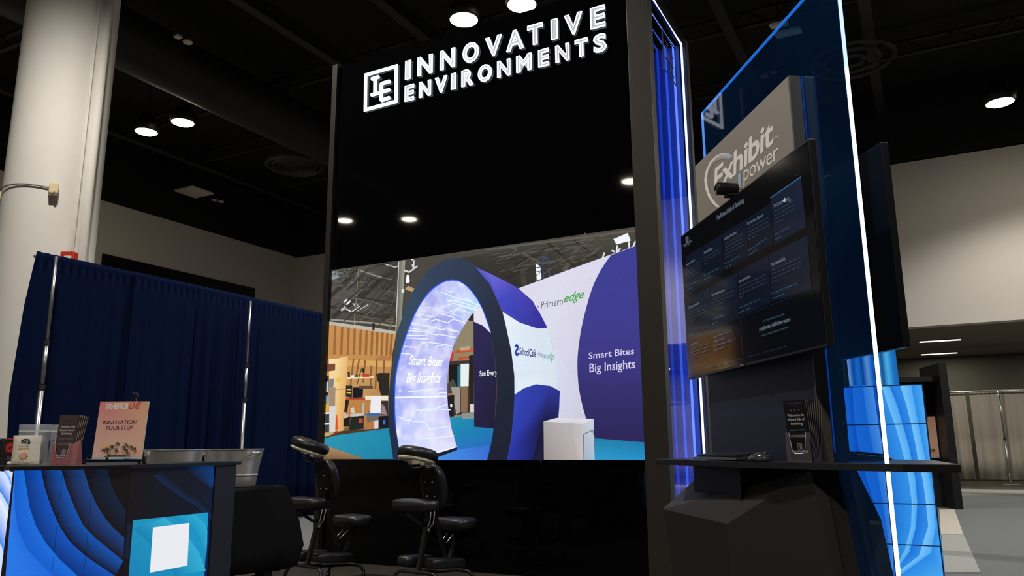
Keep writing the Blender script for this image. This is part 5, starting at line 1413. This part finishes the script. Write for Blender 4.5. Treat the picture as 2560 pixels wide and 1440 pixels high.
def pillow(w, d, h, jit, seed, taper=0.25):
    rd = random.Random(seed)
    m = MB()
    nu, nv = 14, 16
    for s in (-1, 1):
        g = []
        for j in range(nv + 1):
            v = j / nv
            row = []
            for i in range(nu + 1):
                u = i / nu
                b = math.sin(math.pi * u) ** 0.6 * (1 - v) ** 0.55 * (0.55 + 0.45 * min(1, v * 8 + 0.35))
                row.append(m.bm.verts.new(((u - 0.5) * w * (1 - 0.06 * math.sin(math.pi * v)), s * (d / 2 * b + 0.0008) + rd.uniform(-jit, jit) * b, v * h)))
            g.append(row)
        for A, B in zip(g, g[1:]):
            for i in range(nu):
                m.bm.faces.new((A[i], A[i + 1], B[i + 1], B[i]))
    return m
def pouch(x, y, rz, w, h, label, seed, d=0.06):
    t = thing('clear_pouch', label, 'pouch', (x, y, CT + 0.002), rz)
    pillow(w, d, h, 0.004, seed).build('film', M_FILM, t, 'auto')
    MB().box((0, 0, h * 0.83), (w * 0.97, 0.004, 0.006)).build('zip_strip', M_WHT, t)
    return t
pouch(-2.37, 3.905, R(4), 0.155, 0.195, 'clear zip pouch holding the cream snack bag, left of the brochures', 1, 0.075)
pouch(-2.275, 3.97, R(-6), 0.12, 0.195, 'second clear zip pouch half hidden behind the left brochure holder', 2, 0.06)
sb = thing('snack_bag', 'cream snack bag with a black label and orange flower, inside the clear pouch', 'snack bag', (-2.392, 3.892, CT + 0.004), R(4))
pillow(0.138, 0.05, 0.14, 0.002, 5).build('bag', mat('cream_paper', '#e6dcc8', 0.6, noise=0.04), sb, 'auto')
p = Paint(lambda u, v, l: (u, -0.0275 * (math.sin(math.pi * max(0.02, min(0.98, u / 0.118 + 0.5))) ** 0.6) * (1 - v / 0.14) ** 0.55 - 0.0022 - l * 0.0002, v))
p.poly([(-0.022, 0.102), (0.022, 0.098), (0.019, 0.112), (0.010, 0.122), (-0.012, 0.123), (-0.024, 0.116)], '#2c2a2c')
p.line([(-0.014, 0.105), (-0.008, 0.119), (-0.004, 0.106), (0.004, 0.118), (0.012, 0.106)], 0.0016, '#d8d0c0')
p.text('CARAMEL', (-0.036, 0.084), (0.022, 0.084), (-0.036, 0.092), '#8a7a68')
p.line([(-0.03, 0.076), (0.02, 0.076)], 0.005, '#e0a848')
for k in range(9):
    a = k * 2 * math.pi / 9
    p.poly([(0.0, 0.042), (0.012 * math.cos(a - 0.3), 0.042 + 0.012 * math.sin(a - 0.3)), (0.026 * math.cos(a), 0.042 + 0.022 * math.sin(a)), (0.012 * math.cos(a + 0.3), 0.042 + 0.012 * math.sin(a + 0.3))], '#e8a83c')
p.poly([(0.013 * math.cos(k * 0.5236), 0.042 + 0.012 * math.sin(k * 0.5236)) for k in range(12)], '#d8a8a8')
p.build('print', picture('bag_print', emissive=False), sb)
MB().hull([(0.045, 0.012, 0.0), (0.062, 0.03, 0.0), (0.045, 0.02, 0.115), (0.06, 0.03, 0.09), (0.045, 0.03, 0.0)]).build('green_side', mat('bag_green', '#3a4a34', 0.6), sb)
tn = thing('sample_tub', 'white round sample tub inside the second clear pouch', 'tub', (-2.265, 3.962, CT + 0.012), R(0))
MB().lathe([(0.024, 0.0), (0.026, 0.004), (0.026, 0.05)], 24, (0, 0, 0.03)).build('jar', M_WHT, tn, 'auto')
MB().lathe([(0.028, 0.05), (0.028, 0.068), (0.026, 0.07)], 24, (0, 0, 0.03)).build('lid', M_WHT, tn, 'auto')
MB().lathe([(0.012, -0.012), (0.012, 0.03)], 16).build('stem', M_WHT, tn, 'auto')

# --- draped table behind the counter with two steel tubs
TZ = 0.915
TB = thing('display_table', 'dark table standing behind the reception counter under a black cloth', 'table', (-1.68, 5.8, 0), CRZ)
MB().box((-0.32, -0.5, TZ - 0.02), (0.62, 0.98, 0.03)).build('tabletop', BLACK, TB)
for (x, y) in ((-0.03, -0.12), (-0.6, -0.12), (-0.03, -0.92), (-0.6, -0.92)):
    MB().box((x, y, (TZ - 0.035) / 2), (0.075, 0.09, TZ - 0.035)).build('leg', BLACK, TB, bevel=0.004)
MB().box((-0.03, -0.55, 0.30), (0.05, 0.86, 0.06)).build('stretcher', BLACK, TB)
cl = MB()
ring = []
per = [(0.0, -1.0), (0.0, -0.75), (0.0, -0.5), (0.0, -0.25), (0.0, -0.06), (0.0, 0.0), (-0.07, 0.0), (-0.3, 0.0), (-0.64, 0.0), (-0.64, -0.5), (-0.64, -1.0), (-0.3, -1.0)]
M_CLOTH = mat('black_cloth', '#0e0e10', 0.9, spec=0.1, noise=0.2, scale=50)
lev = []
for (z, k) in ((TZ + 0.004, 0.0), (TZ - 0.01, 0.012), (TZ - 0.25, 0.02), (0.5, 0.03), (0.36, 0.035)):
    row = []
    for i, (x, y) in enumerate(per):
        cx_, cy_ = -0.32, -0.55
        dx, dy = (1 if x > -0.01 else -1 if x < -0.63 else 0), (1 if y > -0.01 else -1 if y < -0.99 else 0)
        cor = 1.0 if i in (5,) else 0.0
        fl = cor * max(0, 1 - abs(z - 0.55) / 0.42) * 0.11
        zz = z
        if z < 0.45:
            zz = z - 0.02 * math.sin(i * 2.1) + (-0.02 if cor else 0.0)
        row.append(cl.bm.verts.new((x + dx * k + fl * 0.9, y + dy * k + fl, zz)))
    lev.append(row)
for A, B in zip(lev, lev[1:]):
    for i in range(len(A)):
        cl.bm.faces.new((A[i], A[(i + 1) % len(A)], B[(i + 1) % len(A)], B[i]))
cl.bm.faces.new(lev[0])
o = cl.build('tablecloth', M_CLOTH, None, 'auto', loc=(-1.68, 5.8, 0), rz=CRZ)
sd = o.modifiers.new('cloth', 'SOLIDIFY')
sd.thickness = 0.003
sd.offset = 1
tag(o, 'black cloth draped over the table behind the reception counter', 'tablecloth')
def tub(x, y, label, ha):
    p = Vector((-1.68, 5.8, TZ + 0.008)) + CX * x + CY * y
    t = thing('beverage_tub', label, 'metal tub', p, ha, 'steel tubs on the draped table')
    b = MB()
    b.lathe([(0.0, 0.004), (0.158, 0.002), (0.163, 0.008), (0.170, 0.072), (0.176, 0.076), (0.176, 0.082), (0.171, 0.086), (0.205, 0.252), (0.212, 0.256), (0.212, 0.262), (0.202, 0.262), (0.196, 0.25), (0.165, 0.09), (0.155, 0.012), (0.0, 0.012)], 56, cap=False)
    b.build('bowl', CHROME, t, 'auto')
    for s in (0, math.pi):
        c, q = math.cos(s), math.sin(s)
        MB().tube([(c * 0.2, -0.035, 0.215), (c * 0.235, -0.035, 0.232), (c * 0.243, -0.02, 0.236), (c * 0.243, 0.02, 0.236), (c * 0.235, 0.035, 0.232), (c * 0.2, 0.035, 0.215)], 0.006, 8).build('handle', CHROME, t, True)
tub(-0.27, -0.215, 'shiny steel tub standing at the right end of the draped table', R(150))
tub(-0.33, -0.76, 'shiny steel tub mostly hidden behind the pink sign and counter', R(60))

# ------------------------------------------------------------------ massage chairs
M_VIN = mat('black_vinyl', '#1c1b1d', 0.38, spec=0.45, noise=0.1, scale=90, bump=0.05)
M_TUBE = mat('powder_black_tube', '#1b1b1d', 0.32, spec=0.5)
M_CRM = mat('cream_plastic', '#d6ccb4', 0.45)
M_WIRE = mat('white_cable', '#d8d6d4', 0.4)
def massage_chair(loc, rz, label, cz=0.0, tilt=18.0, cy=0.0):
    t = thing('massage_chair', label, 'massage chair', loc, rz, 'massage chairs before the screen')
    # floor arches (front and rear) joined by a rail
    for nm, y, w, h in (('front_leg_arch', -0.02, 0.215, 0.17), ('rear_leg_arch', 0.47, 0.20, 0.13)):
        p = [(-w - 0.05, y - 0.03, 0.016), (-w - 0.035, y - 0.02, 0.09), (-w - 0.01, y - 0.005, h - 0.03), (-w + 0.03, y, h - 0.004), (-w + 0.07, y, h), (w - 0.07, y, h), (w - 0.03, y, h - 0.004), (w + 0.01, y - 0.005, h - 0.03), (w + 0.035, y - 0.02, 0.09), (w + 0.05, y - 0.03, 0.016)]
        a = MB().tube(p, 0.016, 10).build(nm, M_TUBE, t, True)
        for q in (p[0], p[-1]):
            MB().lathe([(0.02, -0.016), (0.021, 0.0), (0.018, 0.014)], 14, q).build('rubber_foot', BLACK, a, True)
    MB().tube([(0, -0.02, 0.168), (0, 0.47, 0.128)], 0.016, square=True).build('base_rail', M_TUBE, t)
    MB().tube([(0, 0.0, 0.17), (0, 0.135, 0.66)], 0.0175, square=True).build('mast', M_TUBE, t)
    MB().tube([(0, 0.2, 0.63), (0, 0.40, 0.14)], 0.016, square=True).build('cross_strut', M_TUBE, t)
    MB().tube([(0, 0.53, 0.47), (0, 0.385, 0.15)], 0.016, square=True).build('seat_post', M_TUBE, t)
    # pads
    for s in (-1, 1):
        pd = MB().pad((s * 0.165, 0.155, 0.235), 0.185, 0.40, 0.075, rx=R(-5), rz=R(-6 * s)).build('knee_pad', M_VIN, t, True)
        MB().box((s * 0.165, 0.155, 0.19), (0.1, 0.28, 0.015), rx=R(-5)).build('pad_board', M_CRM if s > 0 else BLACK, pd)
    MB().pad((0, 0.50, 0.525), 0.40, 0.29, 0.085, n=2.6).build('seat_pad', M_VIN, t, True)
    MB().box((0, 0.50, 0.472), (0.26, 0.2, 0.014)).build('seat_board', BLACK, t)
    for s in (-1, 1):
        MB().tube([(s * 0.03, 0.33, 0.37), (s * 0.035, 0.40, 0.42), (s * 0.03, 0.46, 0.462)], 0.006, 6).build('seat_brace', CHROME, t, True)
    MB().pad((0, -0.05, 0.715), 0.45, 0.235, 0.078, n=2.6).build('arm_rest', M_VIN, t, True)
    MB().box((0, -0.05, 0.668), (0.32, 0.13, 0.016)).build('arm_rest_board', BLACK, t)
    MB().tube([(-0.06, -0.1, 0.65), (-0.03, 0.07, 0.54), (0, 0.11, 0.53)], 0.012, square=True).build('arm_strut', M_TUBE, t)
    MB().tube([(0.0, 0.02, 0.655), (0, 0.2, 0.63)], 0.014, square=True).build('arm_bracket', M_TUBE, t)
    # chest pad on a board that leans forward at its top
    c = Vector((0, 0.165, 0.915 + cz * 0.6))
    lean = R(14)
    ch = MB().pad(tuple(c + Vector((0, 0.03, 0))), 0.27, 0.40, 0.075, rx=R(90) + lean, n=2.4).build('chest_pad', M_VIN, t, True)
    MB().box(tuple(c + Vector((0, -0.02, 0.0))), (0.16, 0.018, 0.36), rx=lean, bev=0.004).build('chest_board', BLACK, t)
    MB().tube([(0, 0.16, 0.63), tuple(c + Vector((0, -0.035, -0.1)))], 0.017, square=True).build('chest_post', M_TUBE, t)
    for s in (-1, 1):
        for z in (-0.07, 0.05):
            b = c + Vector((s * 0.04, -0.032 - z * 0.25, z))
            MB().lathe([(0.007, -0.004), (0.007, 0.004), (0.004, 0.007)], 10).build('bolt', CHROME, ch).location = b
    # face cradle: twin arms, cream base plate, horseshoe cushion
    h = Vector((0, -0.02 + cy, 1.205 + cz))
    for s in (-1, 1):
        MB().tube([tuple(c + Vector((s * 0.05, -0.06, 0.17))), (s * 0.07, -0.02 + cy * 0.6, 1.13 + cz), (s * 0.075, h.y - 0.015, h.z - 0.04)], 0.011, square=True).build('cradle_arm', M_TUBE, t)
    MB().tube([(-0.075, c.y - 0.07, c.z + 0.175), (0.075, c.y - 0.07, c.z + 0.175)], 0.013, 10).build('cradle_pivot', M_TUBE, t)
    MB().box((0.0, c.y - 0.09, c.z + 0.185), (0.05, 0.02, 0.014), bev=0.004).build('lock_lever', CHROME, t)
    a = R(tilt)
    TM = Matrix.Translation(h) @ Matrix.Rotation(a * 0.75, 4, 'Y') @ Matrix.Rotation(R(-12), 4, 'X')
    arc = [(0.125 * math.sin(q) * 1.0, -0.02 - 0.125 * math.cos(q) * 1.05, 0) for q in [R(-150 + 12.5 * k) for k in range(25)]]
    cu = MB()
    cu.tube([TM @ Vector((p[0], p[1], 0.045)) for p in arc], [0.036] + [0.05] * 23 + [0.036], 14)
    cu.build('face_cushion', M_VIN, t, True)
    pl = MB()
    pl.tube([TM @ Vector((p[0] * 1.16, p[1] * 1.16, -0.004)) for p in arc], 0.013, 6)
    pl.tube([TM @ Vector((p[0] * 1.0, p[1] * 1.0, -0.008)) for p in arc], 0.016, 6)
    for s in (-1, 1):
        q = TM @ Vector((s * 0.07, 0.02, -0.015))
        pl.box(tuple(q), (0.055, 0.09, 0.045), ry=a * 0.75, bev=0.006)
    pl.build('cradle_plate', M_CRM, t, 'auto')
    for s, k in ((0.02, 0.0), (0.045, 0.02)):
        MB().tube([(s, 0.13 + k, 0.645), (s + 0.02, 0.10 + k, 0.60), (s + 0.01, 0.10 + k, 0.55), (s - 0.015, 0.085, 0.50)], 0.0045, 6).build('cable', M_WIRE, t, True)
    MB().lathe([(0.012, -0.01), (0.012, 0.01)], 12, (0.03, 0.09, 0.5)).build('cable_knob', CHROME, t)
    return t
massage_chair((-1.83, 7.2, 0.0), R(-38), 'left massage chair with its face cradle tilted down, beside the black cloth', cz=-0.04)
massage_chair((-0.80, 6.80, 0.0), R(-34), 'right massage chair with a level face cradle, before the middle of the screen', cz=-0.125, tilt=4.0, cy=0.0)
